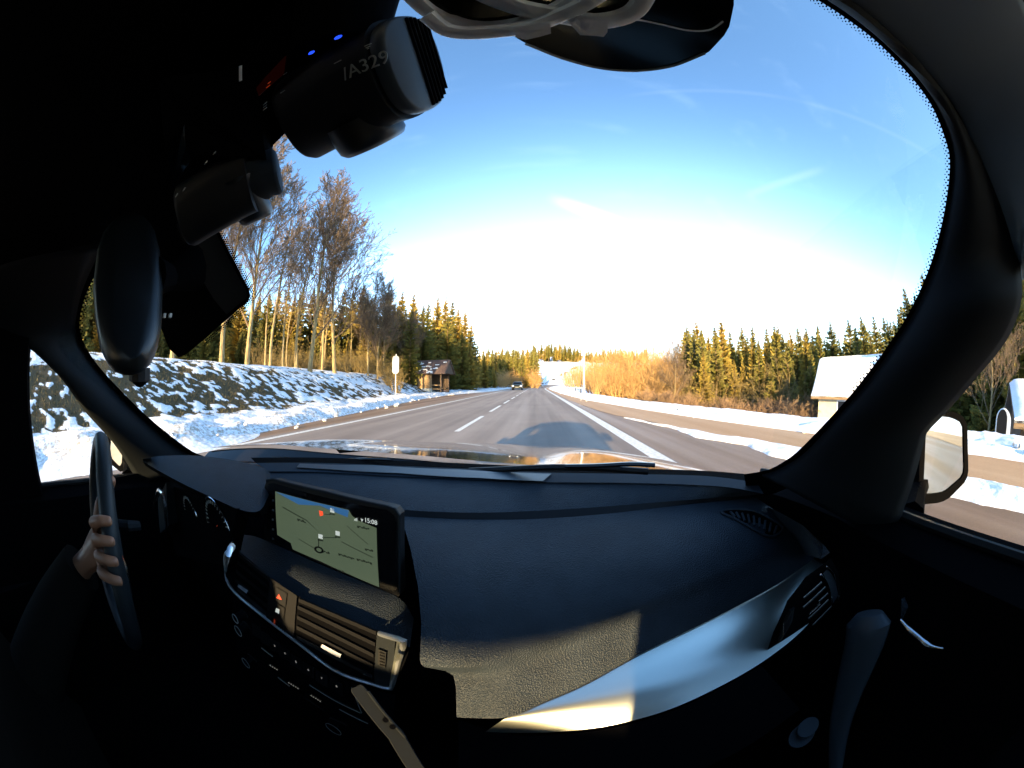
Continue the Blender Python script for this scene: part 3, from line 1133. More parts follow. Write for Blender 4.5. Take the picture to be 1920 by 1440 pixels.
# orange-brown thicket right of the road
def shrub_meshes(name, seed, H, stems, m):
    r = random.Random(seed)
    tr, cr = MB(), MB()
    for k in range(stems):
        az = r.uniform(0, 6.28); an = r.uniform(.05, .85)
        d = Vector((math.cos(az) * math.sin(an), math.sin(az) * math.sin(an), math.cos(an)))
        q = Vector((r.uniform(-.5, .5), r.uniform(-.5, .5), -.3))
        branch(cr if k > 0 else tr, r, q, d, H * r.uniform(.45, 1.0), H * .011, 0, (.4, 1.05), .010, (9, 6), .03)
    return mesh_from(name + '_stem', tr, M[m]), mesh_from(name + '_crown', cr, M[m], smooth=False)


shr_p = [shrub_meshes('thicket', 90 + i, 6, 14, 'shrub') for i in range(3)]
M['shrub2'] = mat('brown_twig', (0.17, 0.10, 0.055), 0.85, col2=(0.24, 0.15, 0.075), scale=1.2)
M['shrub3'] = mat('dull_gold_twig', (0.22, 0.15, 0.05), 0.85, col2=(0.13, 0.095, 0.035), scale=1.2)
shr_g = [shrub_meshes('wood_edge', 93 + i, 6, 13, 'shrub3') for i in range(2)]
shr_q = [shrub_meshes('bramble', 95 + i, 2.0, 22, 'shrub2') for i in range(2)]


def shrub_at(px, dist, top_py, proto, label, group, H=6.0, name='bare_shrub', cat='shrub'):
    x, y = at_az(px, dist)
    z0 = hz(x, y)
    v = ray(px, top_py)
    ztop = CAM.z + v.z / math.hypot(v.x, v.y) * dist
    place_tree(name, proto, (x, y, z0), RNG.uniform(0, 6.28), max(.3, (ztop - z0) / H), label, cat, group)


topS = lambda px: float(np.interp(px, [1100, 1130, 1180, 1220, 1260, 1300], [668, 646, 640, 638, 644, 664]))
for dist, st, dt in ((44, 13, 0), (36, 14, 14), (30, 16, 42)):
    px = 1112 + (0 if dist > 40 else 8)
    while px < 1305:
        shrub_at(px + RNG.uniform(-4, 4), dist * RNG.uniform(.94, 1.06), topS(px) + dt + RNG.uniform(-12, 18), RNG.choice(shr_p),
                 'sunlit orange brown leafless shrub in the thicket right of the white pole', 'orange thicket right of the pole')
        px += st
for px, d, t in shrub_late:
    shrub_at(px, d, t, RNG.choice(shr_g), 'bare golden sapling at the edge of the wood right of the footpath', 'saplings right of the footpath', name='bare_sapling', cat='tree')
for k in range(34):
    px = 1205 + k * 9.6 + RNG.uniform(-4, 4)
    shrub_at(px, RNG.uniform(19, 24), (735 if px < 1300 else 748) + RNG.uniform(-12, 8), RNG.choice(shr_q), 'low brown bramble at the foot of the wood by the footpath', 'brambles along the footpath', H=2.0, name='bramble_bush')
for px, d, t in [(1062, 110, 690), (1075, 100, 680), (1083, 105, 672), (1092, 92, 690), (1104, 80, 684), (1100, 62, 690), (1068, 95, 706), (1085, 88, 704)]:
    shrub_at(px, d, t, RNG.choice(shr_p), 'orange shrub beside the far road near the white pole', 'orange shrubs near the pole')
for k in range(16):
    shrub_at(930 + k * 5.2, RNG.uniform(70, 85), 700 + RNG.uniform(-14, 8), RNG.choice(shr_p), 'orange undergrowth bush at the foot of the distant wood', 'undergrowth of the distant wood', name='wood_edge_bush')
for k in range(26):
    px = 480 + k * 15.5
    if 752 < px < 862: continue
    shrub_at(px, RNG.uniform(22, 27) if px < 760 else RNG.uniform(38, 44), 648 + RNG.uniform(-26, 20), RNG.choice(shr_g), 'leafless golden bush between the bank trees and the spruce wood', 'bushes behind the bank trees', name='wood_edge_bush')
for k, (px, lat, s) in enumerate([(770, -17, 1.0), (800, -19, 1.05), (748, -16, .95), (835, -20, .9), (700, -18, .9), (610, -17.5, 1.1)]):
    v = ray(px, 705); t = lat / v.x
    x, y = lat, v.y * t
    place_tree('bare_sapling', thin[k % 2], (x, y, hz(x, y)), RNG.uniform(0, 6.28), s, 'bushy bare tree among the spruces between bank and shelter', 'tree', 'bushy bare trees near the shelter')
ob = place_tree('bare_tree', tall[2], (0, 0, 0), 1.0, .5, 'pale bare tree standing in front of the orange thicket', 'tree', 'bare trees right of the road')
x, y = at_az(1264, 25); ob.location = (x, y, hz(x, y)); ob.scale = (.40, .40, .42)
M_sun = M['bark']
ob = place_tree('bare_tree', tall[1], (0, 0, 0), 2.0, .5, 'snow dusted bare tree seen through the passenger window', 'tree', 'bare trees right of the road')
x, y = at_az(1857, 13.5); ob.location = (x, y, hz(x, y)); ob.scale = (.40, .40, .33)
# ------------------------------------------------------------------ roadside things
M['wood'] = mat('weathered_wood', (0.34, 0.22, 0.11), 0.8, col2=(0.24, 0.15, 0.075), scale=3, stretch=(1, 1, 9), bump=0.3, bscale=30)
M['darkwood'] = mat('dark_wood', (0.07, 0.045, 0.03), 0.85, col2=(0.10, 0.065, 0.04), scale=5)
M['plinth'] = mat('limewashed_plinth', (0.62, 0.58, 0.48), 0.85, col2=(0.5, 0.46, 0.38), scale=5)
M['tile'] = mat('dark_roof_tile', (0.075, 0.05, 0.045), 0.8, col2=(0.11, 0.07, 0.06), scale=6)
M['plain_snow'] = mat('roof_snow', (0.86, 0.88, 0.90), 0.7, col2=(0.80, 0.83, 0.87), scale=3, bump=0.4, bscale=5, bdist=0.05)
M['wood_white'] = mat('white_paint', (0.78, 0.77, 0.74), 0.5)
M['yellow_wall'] = mat('cream_render', (0.74, 0.64, 0.42), 0.85, col2=(0.66, 0.56, 0.36), scale=4)
M['metal'] = mat('galvanised_steel', (0.62, 0.62, 0.60), 0.45, metal=0.6, col2=(0.5, 0.5, 0.49), scale=6)


def shelter():
    x0, y0 = at_az(812, 30.5)
    z0 = max(0.02, hz(x0, y0)) - .05
    t = thing('bus_shelter', (x0, y0, z0), 'small wooden bus shelter with dark tiled gable roof half covered in snow', 'shelter')
    ORIGIN[t.name] = Vector((0, 0, 0))        # parts below are in the shelter's own frame
    W, D, H = 2.7, 2.1, 1.95                   # along x, along y, wall height
    for sx in (-1, 1):
        for sy in (-1, 1):
            obj('post', MB().box((sx * W / 2, sy * D / 2, H / 2), (.13, .13, H)), M['darkwood'], t, smooth=False)
    # plank wall facing the camera (its left two thirds) on a pale plinth
    obj('plinth', MB().box((-W * .17, -D / 2, .22), (W * .60, .16, .44)), M['plinth'], t, smooth=False)
    for k in range(9):
        obj('plank', MB().box((-W * .17, -D / 2 + RNG.uniform(-.006, .006), .53 + k * .158), (W * .60, .05, .148)), M['wood'], t, smooth=False)
    for k in range(11):
        obj('plank', MB().box((-W / 2, RNG.uniform(-.006, .006), .12 + k * .165), (.05, D - .14, .155)), M['darkwood'], t, smooth=False)
    for k in range(11):
        obj('plank', MB().box((RNG.uniform(-.006, .006), D / 2, .12 + k * .165), (W - .14, .05, .155)), M['darkwood'], t, smooth=False)
    for z in (.38, .78):
        obj('rail', MB().box((W * .31, -D / 2, z), (W * .36, .06, .09)), M['wood'], t, smooth=False)
    obj('bench', MB().box((0, D / 2 - .32, .45), (W - .2, .42, .06)), M['wood'], t, smooth=False)
    for sy in (-1, 1):
        obj('beam', MB().box((0, sy * D / 2, H + .07), (W + .5, .14, .14)), M['darkwood'], t, smooth=False)
    RW, OV, RH = W + 1.25, D / 2 + .45, 1.45
    ang = math.atan2(RH, OV)
    nr, nc = 11, 20
    sl_len = math.hypot(RH, OV)
    for sy in (-1, 1):
        panel = MB()
        a = Vector((0, sy * OV, H - .05)); top = Vector((0, 0, H - .05 + RH))
        nrm = Vector((0, sy * math.sin(ang), math.cos(ang)))
        panel.prism([Vector((-RW / 2, a.y, a.z)), Vector((RW / 2, a.y, a.z)), Vector((RW / 2, 0, top.z)), Vector((-RW / 2, 0, top.z))],
                    [Vector((-RW / 2, a.y, a.z)) - nrm * .05, Vector((RW / 2, a.y, a.z)) - nrm * .05, Vector((RW / 2, 0, top.z)) - nrm * .05, Vector((-RW / 2, 0, top.z)) - nrm * .05])
        roof = obj('roof', panel, M['darkwood'], t, smooth=False)
        ORIGIN[roof.name] = Vector((0, 0, 0))
        d = (top - a).normalized()
        rot = Matrix.Rotation(sy * -1 * -ang if sy < 0 else -ang, 3, 'X')
        if sy < 0: rot = Matrix.Rotation(ang, 3, 'X')
        for j in range(nr):
            mb = MB()
            for i in range(nc):
                c = a + d * (sl_len * (j + .5) / nr) + nrm * (.03 + RNG.uniform(0, .012))
                c.x = -RW / 2 + RW * (i + .5) / nc
                mb.box(c, (RW / nc * .93, sl_len / nr * 1.15, .028), rot @ Matrix.Rotation(R(7), 3, 'X' if sy < 0 else 'X'))
            obj('tile_course', mb, M['tile'], roof, smooth=False)
        if sy < 0:
            sn = MB()
            for k in range(36):
                u = RNG.betavariate(1.1, 2.2); v_ = RNG.betavariate(1.2, 1.4)
                c = a + d * (sl_len * (v_ * .92 + .02)) + nrm * .075
                c.x = -RW / 2 + RW * u
                sn.box(c, (RNG.uniform(.12, .5), RNG.uniform(.06, .13), .05), rot)
            so = obj('snow_patches', sn, M['plain_snow'], roof, smooth=False)
            so['kind'] = 'stuff'
    for sx in (-1, 1):
        g = MB()
        xg = sx * (RW / 2 - .12)
        n_ = 8
        for k in range(n_):
            za = H + (RH - .1) * k / n_; zb = H + (RH - .1) * (k + 1) / n_ - .012
            ya = OV * .96 * (1 - k / n_); yb = OV * .96 * (1 - (k + 1) / n_)
            pl = MB().prism([(xg, -ya, za), (xg, ya, za), (xg, yb, zb), (xg, -yb, zb)], [(xg - .04 * sx, -ya, za), (xg - .04 * sx, ya, za), (xg - .04 * sx, yb, zb), (xg - .04 * sx, -yb, zb)])
            obj('gable_board', pl, M['darkwood'], t, smooth=False, recalc=True)
    t.rotation_euler = (0, 0, R(-4))


shelter()


M['board'] = mat('sign_board_white', (0.38, 0.38, 0.36), 0.6)


def sign_board():
    v = ray(742, 735); x = -9.6; y = v.y * x / v.x
    z = hz(x, y)
    t = thing('stop_sign_board', (x, y, z), 'white rounded sign board on a thin post left of the wooden shelter', 'sign')
    obj('post', MB().tube([(x, y, z - .2), (x, y, z + 2.9)], .03, 8), M['metal'], t)
    ring = []
    w, h, r = .26, .62, .2
    for cx, cz, a0 in ((w - r, h - r, 0), (-(w - r), h - r, 90), (-(w - r), -(h - r), 180), (w - r, -(h - r), 270)):
        for k in range(7):
            a = R(a0 + k * 15); ring.append((cx + r * math.cos(a), cz + r * math.sin(a)))
    f = [(x + p[0], y - .05, z + 2.15 + p[1]) for p in ring]
    bk = [(x + p[0], y - .02, z + 2.15 + p[1]) for p in ring]
    obj('board', MB().prism(f, bk), M['board'], t, smooth=False, recalc=True)
    f2 = [(x + p[0] * .8, y - .055, z + 2.2 + p[1] * .5) for p in ring]
    obj('notice', MB().prism(f2, [(a, b + .003, c) for a, b, c in f2]), mat('grey_notice', (.5, .5, .45), .6), t, smooth=False, recalc=True)


sign_board()


def pole():
    x, y = at_az(1095, 31)
    z = hz(x, y) - .1
    t = thing('lamp_post', (x, y, z), 'tall white lamp post standing in the snow by the footpath', 'lamp post')
    obj('shaft', MB().tube([(x, y, z), (x, y, z + .9), (x, y, z + .95), (x, y, z + 5.6)], [.13, .125, .10, .075], 12), M['wood_white'], t)
    obj('access_door', MB().box((x, y - .125, z + .55), (.10, .02, .35)), M['metal'], t, smooth=False)
    obj('lamp_head', MB().tube([(x, y, z + 5.6), (x, y, z + 5.75), (x - .5, y, z + 5.85)], [.07, .09, .06], 10), M['wood_white'], t)
    for px, d, hgt, lab in [(1079, 44, 1.1, 'dark marker post beside the white lamp post'), (1089, 30, .9, 'short black marker post at the foot of the lamp post')]:
        xx, yy = at_az(px, d); zz = hz(xx, yy)
        p = thing('marker_post', (xx, yy, zz), lab, 'post', 'marker posts')
        obj('shaft', MB().box((xx, yy, zz + hgt * .4), (.10, .08, hgt)), M['rubber'], p, smooth=False)
        obj('reflector', MB().box((xx, yy - .045, zz + hgt * .6), (.05, .012, .16)), M['wood_white'], p, smooth=False)


pole()


def fence():
    """low rail fence in front of the thicket"""
    pts = [at_az(1118, 42), at_az(1133, 39), at_az(1150, 36.5), at_az(1168, 34.5)]
    t = thing('rail_fence', (pts[0][0], pts[0][1], hz(*pts[0])), 'low pale rail fence in the snow before the orange thicket', 'fence')
    for x, y in pts:
        z = hz(x, y)
        obj('post', MB().box((x, y, z + .45), (.1, .1, 1.1)), M['wood'], t, smooth=False)
    for k in range(3):
        for dz in (.55, .9):
            a, b = pts[k], pts[k + 1]
            obj('rail', MB().tube([(a[0], a[1] - .07, hz(*a) + dz), (b[0], b[1] - .07, hz(*b) + dz)], .04, 6), M['wood'], t)


fence()


def house(name, corner, ux, W, D, eave, ridge, wallm, label, roof_over=.45, ridge_along='u', doors=True):
    """gable house: corner point, direction of its long side, width, depth (away from the road)"""
    c = Vector(corner); u = Vector(ux).normalized(); n = Vector((-u.y, u.x, 0))    # n points away from the road (right)
    t = thing(name, c, label, 'house')
    pt = lambda a, b, z: c + u * a + n * b + Vector((0, 0, z))
    base = -2.6
    obj('wall', MB().prism([pt(0, 0, base), pt(W, 0, base), pt(W, 0, eave), pt(0, 0, eave)], [pt(0, .25, base), pt(W, .25, base), pt(W, .25, eave), pt(0, .25, eave)]), wallm, t, smooth=False, recalc=True)
    for a, s in ((0, 1), (W, -1)):
        obj('gable_wall', MB().prism([pt(a, 0.252, base), pt(a, D, base), pt(a, D, eave), pt(a, D / 2, ridge), pt(a, .252, eave)],
                                     [pt(a + s * .25, 0.252, base), pt(a + s * .25, D, base), pt(a + s * .25, D, eave), pt(a + s * .25, D / 2, ridge), pt(a + s * .25, .252, eave)]), wallm, t, smooth=False, recalc=True)
    sl = (ridge - eave) / (D / 2)
    o = roof_over
    th = .12
    rp = MB()
    for sgn in (0, 1):
        e = -o if sgn == 0 else D + o
        ze = eave - sl * o
        q = [pt(-o, e, ze), pt(W + o, e, ze), pt(W + o, D / 2, ridge), pt(-o, D / 2, ridge)]
        rf = obj('roof', MB().prism([p + Vector((0, 0, .04)) for p in q], [p + Vector((0, 0, .04 + th)) for p in q]), M['darkwood'], t, smooth=False, recalc=True)
        rows = []
        nu, nv = 30, 12
        for j in range(nv + 1):
            rows.append([])
            for i in range(nu + 1):
                a = q[0].lerp(q[1], i / nu); b = q[3].lerp(q[2], i / nu)
                p = a.lerp(b, j / nv)
                edge = min(1, min(i, nu - i, j + .4) / 1.2)
                rows[-1].append(p + Vector((0, 0, .19 + .10 * edge ** .5 + .06 * (vnoise(p.x * 1.5, p.y * 1.5, 4) - .5))))
        sm = MB().grid(rows)
        ring = [rows[0][i] for i in range(nu + 1)]
        low = [Vector(p) - Vector((0, 0, .2)) for p in ring]
        sm.grid([low, ring])
        obj('roof_snow', sm, M['plain_snow'], rf)
    obj('fascia', MB().box(pt(W / 2, -o, eave - sl * o + .02), (.001, .001, .001)).tube([pt(-o, -o, eave - sl * o + .04), pt(W + o, -o, eave - sl * o + .04)], .07, 6), M['wood'], t)
    return t, pt


# white roofed building right of the path, standing lower than the road
c0 = Vector(P(1535, 745, x=17.0)); 
d0 = Vector(P(1700, 745, x=14.0))
uu = Vector((d0.x - c0.x, d0.y - c0.y, 0))
W0 = uu.length
c0.z = 0
ev = (P(1560, 741, x=16.6)).z
house_t, hp = house('building', (c0.x, c0.y, 0.0), (.38, -.925, 0), 6.0, 5.6, .60, 2.6, M['yellow_wall'], 'cream building with thick white snow on its roof beside the footpath')
for a in (1.3, 3.6):
    w = obj('window', MB().prism([hp(a, -.03, -1.0), hp(a + 1.0, -.03, -1.0), hp(a + 1.0, -.03, .25), hp(a, -.03, .25)], [hp(a, -.002, -1.0), hp(a + 1.0, -.002, -1.0), hp(a + 1.0, -.002, .25), hp(a, -.002, .25)]), M['wood_white'], house_t, smooth=False, recalc=True)
    ORIGIN[w.name] = ORIGIN[house_t.name]
    obj('pane', MB().prism([hp(a + .1, -.035, -.9), hp(a + .9, -.035, -.9), hp(a + .9, -.035, .15), hp(a + .1, -.035, .15)], [hp(a + .1, -.031, -.9), hp(a + .9, -.031, -.9), hp(a + .9, -.031, .15), hp(a + .1, -.031, .15)]), M['gloss'], w, smooth=False, recalc=True)
# dark hut seen through the passenger window
c1 = Vector(P(1918, 745, x=11.5)); c1.z = 0
house2, hp2 = house('hut', (c1.x, c1.y, 0), (0.05, -1, 0), 6.0, 3.4, .30, .95, M['darkwood'], 'dark wooden hut with snowy roof seen through the passenger window', roof_over=.35)

xx, yy = at_az(1884, 10.6)
zz = hz(xx, yy)
bn = thing('round_topped_box', (xx, yy, zz), 'white round topped box standing in the snow beside the dark hut', 'box')
rows = []
for k in range(9):
    a = math.pi * k / 8
    rows.append((xx + .26 * math.cos(a), .26 * math.sin(a)))
prof = [(xx + .26, 0)] + [(p[0], .42 + p[1]) for p in rows] + [(xx - .26, 0)]
obj('body', MB().prism([(xx - .3, yy + p[0] - xx, zz + p[1] - .1) for p in prof], [(xx + .3, yy + p[0] - xx, zz + p[1] - .1) for p in prof]), M['wood_white'], bn, recalc=True)
obj('door', MB().prism([(xx - .32, yy + (p[0] - xx) * .7 + .06, zz + p[1] * .85) for p in prof], [(xx - .303, yy + (p[0] - xx) * .7 + .06, zz + p[1] * .85) for p in prof]), M['rubber'], bn, recalc=True)


# ------------------------------------------------------------------ traffic ahead
M['car_dark'] = mat('dark_green_paint', (0.008, 0.014, 0.014), 0.4, spec=0.3)
M['car_white'] = mat('white_car_paint', (0.75, 0.76, 0.77), 0.2, coat=1.0)
M['headlamp'] = mat('lit_headlamp', (0.9, 0.9, 0.9), 0.2, emit=(1.0, 0.97, 0.9), estr=1.2)
M['number_plate'] = mat('number_plate', (0.75, 0.75, 0.72), 0.5)


def traffic_car(x, y, z, paint, label, hgt):
    t = thing('oncoming_car', (x, y, z), label, 'car', 'oncoming cars')
    ORIGIN[t.name] = Vector((0, 0, 0))
    W = .90
    side = [(-2.1, .35), (-2.12, .75), (-1.95, .95), (-1.05, 1.05), (-.45, hgt - .08), (.2, hgt), (1.3, hgt - .02), (1.95, hgt - .45), (2.1, .95), (2.1, .35)]
    rows = []
    for k, sx in enumerate((-1, -.93, 0, .93, 1)):
        tum = lambda p: (1 - .22 * max(0, (p[1] - 1.0) / (hgt - 1.0))) if abs(sx) > .5 else 1
        rows.append([(sx * W * tum(p), p[0] + (0.06 * abs(sx) if p[0] < -1.8 else 0), p[1] - (.04 if abs(sx) == 1 else 0)) for p in side])
    b = MB().grid(rows, close_u=True)
    for r0 in (0, 4):
        o = r0 * len(side); b.f.append(tuple(o + i for i in (range(len(side)) if r0 == 0 else reversed(range(len(side))))))
    obj('body', b, paint, t, angle=30, recalc=True)
    wt = lambda zz: 1 - .22 * max(0, (zz - 1.0) / (hgt - 1.0))
    zA, zB = 1.08, hgt - .13
    yA, yB = -1.05, -.52
    obj('windscreen', MB().prism([(-W * wt(zA) * .88, yA - .035, zA), (W * wt(zA) * .88, yA - .035, zA), (W * wt(zB) * .86, yB - .035, zB), (-W * wt(zB) * .86, yB - .035, zB)],
                                 [(-W * wt(zA) * .88, yA, zA), (W * wt(zA) * .88, yA, zA), (W * wt(zB) * .86, yB, zB), (-W * wt(zB) * .86, yB, zB)]), M['gloss'], t, smooth=False, recalc=True)
    for sx in (-1, 1):
        g = [(-.75, 1.08), (-.32, hgt - .14), (1.2, hgt - .14), (1.55, 1.08)]
        obj('side_window', MB().prism([(sx * (W * wt(q[1]) + .01), q[0], q[1]) for q in g], [(sx * (W * wt(q[1]) - .02), q[0], q[1]) for q in g]), M['gloss'], t, smooth=False, recalc=True)
        obj('headlight', MB().prism([(sx * .58, -2.15, .66), (sx * .86, -2.11, .68), (sx * .86, -2.11, .84), (sx * .58, -2.15, .82)], [(sx * .58, -2.05, .66), (sx * .86, -2.02, .68), (sx * .86, -2.02, .84), (sx * .58, -2.05, .82)]), M['headlamp'], t, smooth=False, recalc=True)
        obj('door_mirror', MB().box((sx * 1.0, -.75, 1.05), (.2, .12, .14)), paint, t, smooth=False)
        for yy_ in (-1.35, 1.3):
            w = obj('wheel', MB().disc((sx * .74, yy_, .33), (sx, 0, 0), .33, .18, 20), M['rubber'], t)
            ORIGIN[w.name] = Vector((0, 0, 0))
            obj('rim', MB().disc((sx * .925, yy_, .33), (sx, 0, 0), .2, .01, 16), M['metal'], w)
    obj('grille', MB().box((0, -2.12, .72), (.9, .06, .16)), M['rubber'], t, smooth=False)
    obj('number_plate', MB().box((0, -2.13, .5), (.52, .04, .11)), M['number_plate'], t, smooth=False)
    obj('bumper', MB().box((0, -2.08, .42), (1.7, .14, .2)), M['rubber'], t, smooth=False)
    return t


traffic_car(-3.55, 54, 0.01, M['car_dark'], 'dark oncoming car with lit headlights in the opposite lane', 1.55)
xw = -2.9 + float(road_x(96))
cw = traffic_car(xw, 96, float(road_z(96)) + .01, M['car_white'], 'small white oncoming car far behind the dark one', 1.45)
# ------------------------------------------------------------------ the car around the camera
CX = -0.30                                       # middle of the car relative to the camera
car = thing('car', (CX, 0.0, 0.0), 'black car seen from inside, dashboard below and hood ahead', 'car')


def rel(x, y, z):
    return CAM + Vector((x, y, z))


def coons(top, bot, left, right, nu, nv):
    T = resample([(p[0], p[1], 0) for p in top], nu + 1); B = resample([(p[0], p[1], 0) for p in bot], nu + 1)
    Lf = resample([(p[0], p[1], 0) for p in left], nv + 1, smooth=False); Rt = resample([(p[0], p[1], 0) for p in right], nv + 1, smooth=False)
    out = []
    for j in range(nv + 1):
        v = j / nv
        row = []
        for i in range(nu + 1):
            u = i / nu
            p = T[i] * (1 - v) + B[i] * v + Lf[j] * (1 - u) + Rt[j] * u \
                - (T[0] * (1 - u) * (1 - v) + T[-1] * u * (1 - v) + B[0] * (1 - u) * v + B[-1] * u * v)
            row.append(p)
        out.append(row)
    return out


def patch(top, bot, fn, nu=40, nv=10, left=None, right=None):
    """surface traced between two lines of the frame; fn(px, py, u, v) gives the point in space"""
    left = left or [top[0], bot[0]]
    right = right or [top[-1], bot[-1]]
    g = coons(top, bot, left, right, nu, nv)
    return MB().grid([[fn(p.x, p.y, i / nu, j / nv) for i, p in enumerate(row)] for j, row in enumerate(g)])


def on(bvh, px, py, off=0.0, fallback=.35):
    v = ray(px, py)
    h = bvh.ray_cast(CAM, v)
    d = h[3] if h[0] is not None else fallback
    return CAM + v * (d - off)


def plate(bvh, pts, off, thick, closed_n=None):
    """flat piece lying on a traced surface"""
    if closed_n:
        pts = [(p.x, p.y) for p in resample([(a, b, 0) for a, b in pts], closed_n, closed=True)]
    f = [on(bvh, a, b, off) for a, b in pts]
    bk = [on(bvh, a, b, off - thick) for a, b in pts]
    return MB().prism(f, bk)


def bar(bvh, pts, off, r, n=6, smooth=True, count=None):
    q = [on(bvh, a, b, off) for a, b in pts]
    if count: q = resample(q, count, smooth=smooth)
    return MB().tube(q, r, n)


# --- windscreen glass and its black border
rows = []
for j in range(25):
    z = -0.185 + (0.265 + 0.185) * j / 24
    hw = 0.735 - 0.20 * (z + 0.185) / 0.45
    rows.append([rel(-.3 + hw * (2 * i / 40 - 1), ws_y(-.3 + hw * (2 * i / 40 - 1), z), z) for i in range(41)])
windscreen = obj('windscreen', MB().grid(rows), M['glass'], car, angle=180)
tag(windscreen, 'clear curved windscreen', None)

EDGE_R = [(1395, 889), (1440, 881), (1475, 862), (1500, 842), (1560, 780), (1610, 722), (1660, 655), (1705, 585), (1745, 495), (1770, 400), (1781, 310), (1772, 260), (1745, 195), (1700, 135), (1640, 75), (1580, 30), (1525, -5), (1440, -55), (1330, -110)]
EDGE_L = [(400, 862), (372, 853), (330, 825), (270, 775), (215, 720), (180, 680), (158, 645), (149, 615), (153, 580), (163, 548), (178, 515), (200, 470), (230, 410), (270, 340), (330, 260)]


def frit_edge(name, pts, n, w, side, low):
    """black printed band beside the glass edge plus its rows of dots"""
    c = resample([(a, b, 0) for a, b in pts], n)
    inner, outer = [], []
    dots = MB()
    for i, p in enumerate(c):
        t = c[min(i + 1, n - 1)] - c[max(i - 1, 0)]
        nr = Vector((-t.y, t.x, 0)).normalized() * side
        inner.append(P_ws(p.x, p.y, .004))
        q = p + nr * w
        outer.append(P_ws(q.x, q.y, .004))
    mb = MB().grid([inner, outer])
    obj(name, mb, M['deep'], car)
    m = n * 3
    c = resample([(a, b, 0) for a, b in pts], m)
    for row, (dd, rr) in enumerate(((-1.5, 2.1), (-5.0, 1.7), (-8.2, 1.2))):
        for i in range(row % 2, m, 2):
            p = c[i]
            if p.y > low: continue
            t = c[min(i + 1, m - 1)] - c[max(i - 1, 0)]
            t.normalize()
            nr = Vector((-t.y, t.x, 0)) * side
            q = p + nr * dd
            o = len(dots.v)
            for k in range(6):
                a = k * math.pi / 3
                dots.v.append(tuple(P_ws(q.x + rr * math.cos(a), q.y + rr * math.sin(a), .004)))
            dots.f.append(tuple(range(o, o + 6)))
    d = obj('frit_dots', dots, M['deep'], car, smooth=False)
    d['kind'] = 'stuff'


frit_edge('windscreen_border', EDGE_R, 90, 46, 1, 735)
frit_edge('windscreen_border', EDGE_L, 60, 30, -1, 640)
# printed patch around the mirror foot
PATCH = [(790, -60), (720, 20), (640, 110), (545, 240), (500, 285), (455, 345), (400, 400), (405, 424), (440, 490), (466, 540), (470, 555), (464, 566), (430, 595), (385, 635), (350, 664), (335, 670), (318, 655), (300, 610), (255, 560), (222, 480), (205, 380), (235, 240), (380, 60), (520, -120), (650, -180)]
obj('sensor_patch', MB().prism([P_ws(a, b, .006) for a, b in PATCH], [P_ws(a, b, .003) for a, b in PATCH]), M['deep'], car, smooth=False)
PI = [(390, 400), (400, 425), (462, 545), (463, 558), (425, 590), (400, 560), (350, 470), (330, 420)]
obj('sensor_cover', MB().prism([P_ws(a, b, .02) for a, b in PI], [P_ws(a, b, .007) for a, b in PI]), M['pillar'], car, smooth=False)
dots = MB()
edge = resample([(403, 424, 0), (440, 490, 0), (468, 545, 0), (470, 557, 0), (430, 597, 0), (385, 637, 0)], 64)
for row, (dd, rr) in enumerate(((1.5, 2.0), (5, 1.6), (8, 1.1))):
    for i in range(row % 2, 64, 1):
        t = edge[min(i + 1, 63)] - edge[max(i - 1, 0)]; t.normalize()
        q = edge[i] + Vector((t.y, -t.x, 0)) * dd + t * (2 if row % 2 else 0)
        o = len(dots.v)
        for k in range(6):
            dots.v.append(tuple(P_ws(q.x + rr * math.cos(k * 1.047), q.y + rr * math.sin(k * 1.047), .004)))
        dots.f.append(tuple(range(o, o + 6)))
o_ = obj('frit_dots', dots, M['deep'], car, smooth=False); o_['kind'] = 'stuff'


# --- pillars
def side_r(px, py):
    v = ray(px, py)
    # side glass plane leaning inwards
    s = (0.5 - .3 * .15) / (v.x + .3 * v.z)
    if v.z > 0 and v.z * s > .228: s = .228 / v.z
    return CAM + v * s


def side_l(px, py):
    v = ray(px, py)
    s = (1.1 - .3 * .15) / (-v.x + .3 * v.z)
    if v.z > 0 and v.z * s > .228: s = .228 / v.z
    return CAM + v * s


def pillar(name, inner, outer, n, m, bulge, material):
    A = resample(inner, n); B = resample(outer, n)
    rows = []
    for j in range(m + 1):
        t = j / m
        row = []
        for i in range(n):
            p = A[i].lerp(B[i], t)
            d = (CAM - p)
            p = p + d.normalized() * bulge * math.sin(math.pi * t) ** .7
            row.append(p)
        rows.append(row)
    o = obj(name, MB().grid(rows), material, car, angle=60)
    s = o.modifiers.new('thickness', 'SOLIDIFY'); s.thickness = 0.012; s.offset = 0
    return o


inR = [(1430, 893), (1452, 886), (1485, 868), (1512, 848), (1570, 788), (1622, 730), (1674, 660), (1718, 592), (1758, 500), (1784, 402), (1797, 310)]
outR = [(1650, 1000), (1684, 972), (1694, 944), (1727, 830), (1738, 800), (1772, 764), (1817, 711), (1850, 672), (1870, 647), (1895, 605), (1911, 545), (1922, 480)]


def mid_pt(a, b):
    return CAM + ray(a, b) * (.5 * (P_ws(a, b, .008) - CAM).length + .5 * (side_r(a, b) - CAM).length)


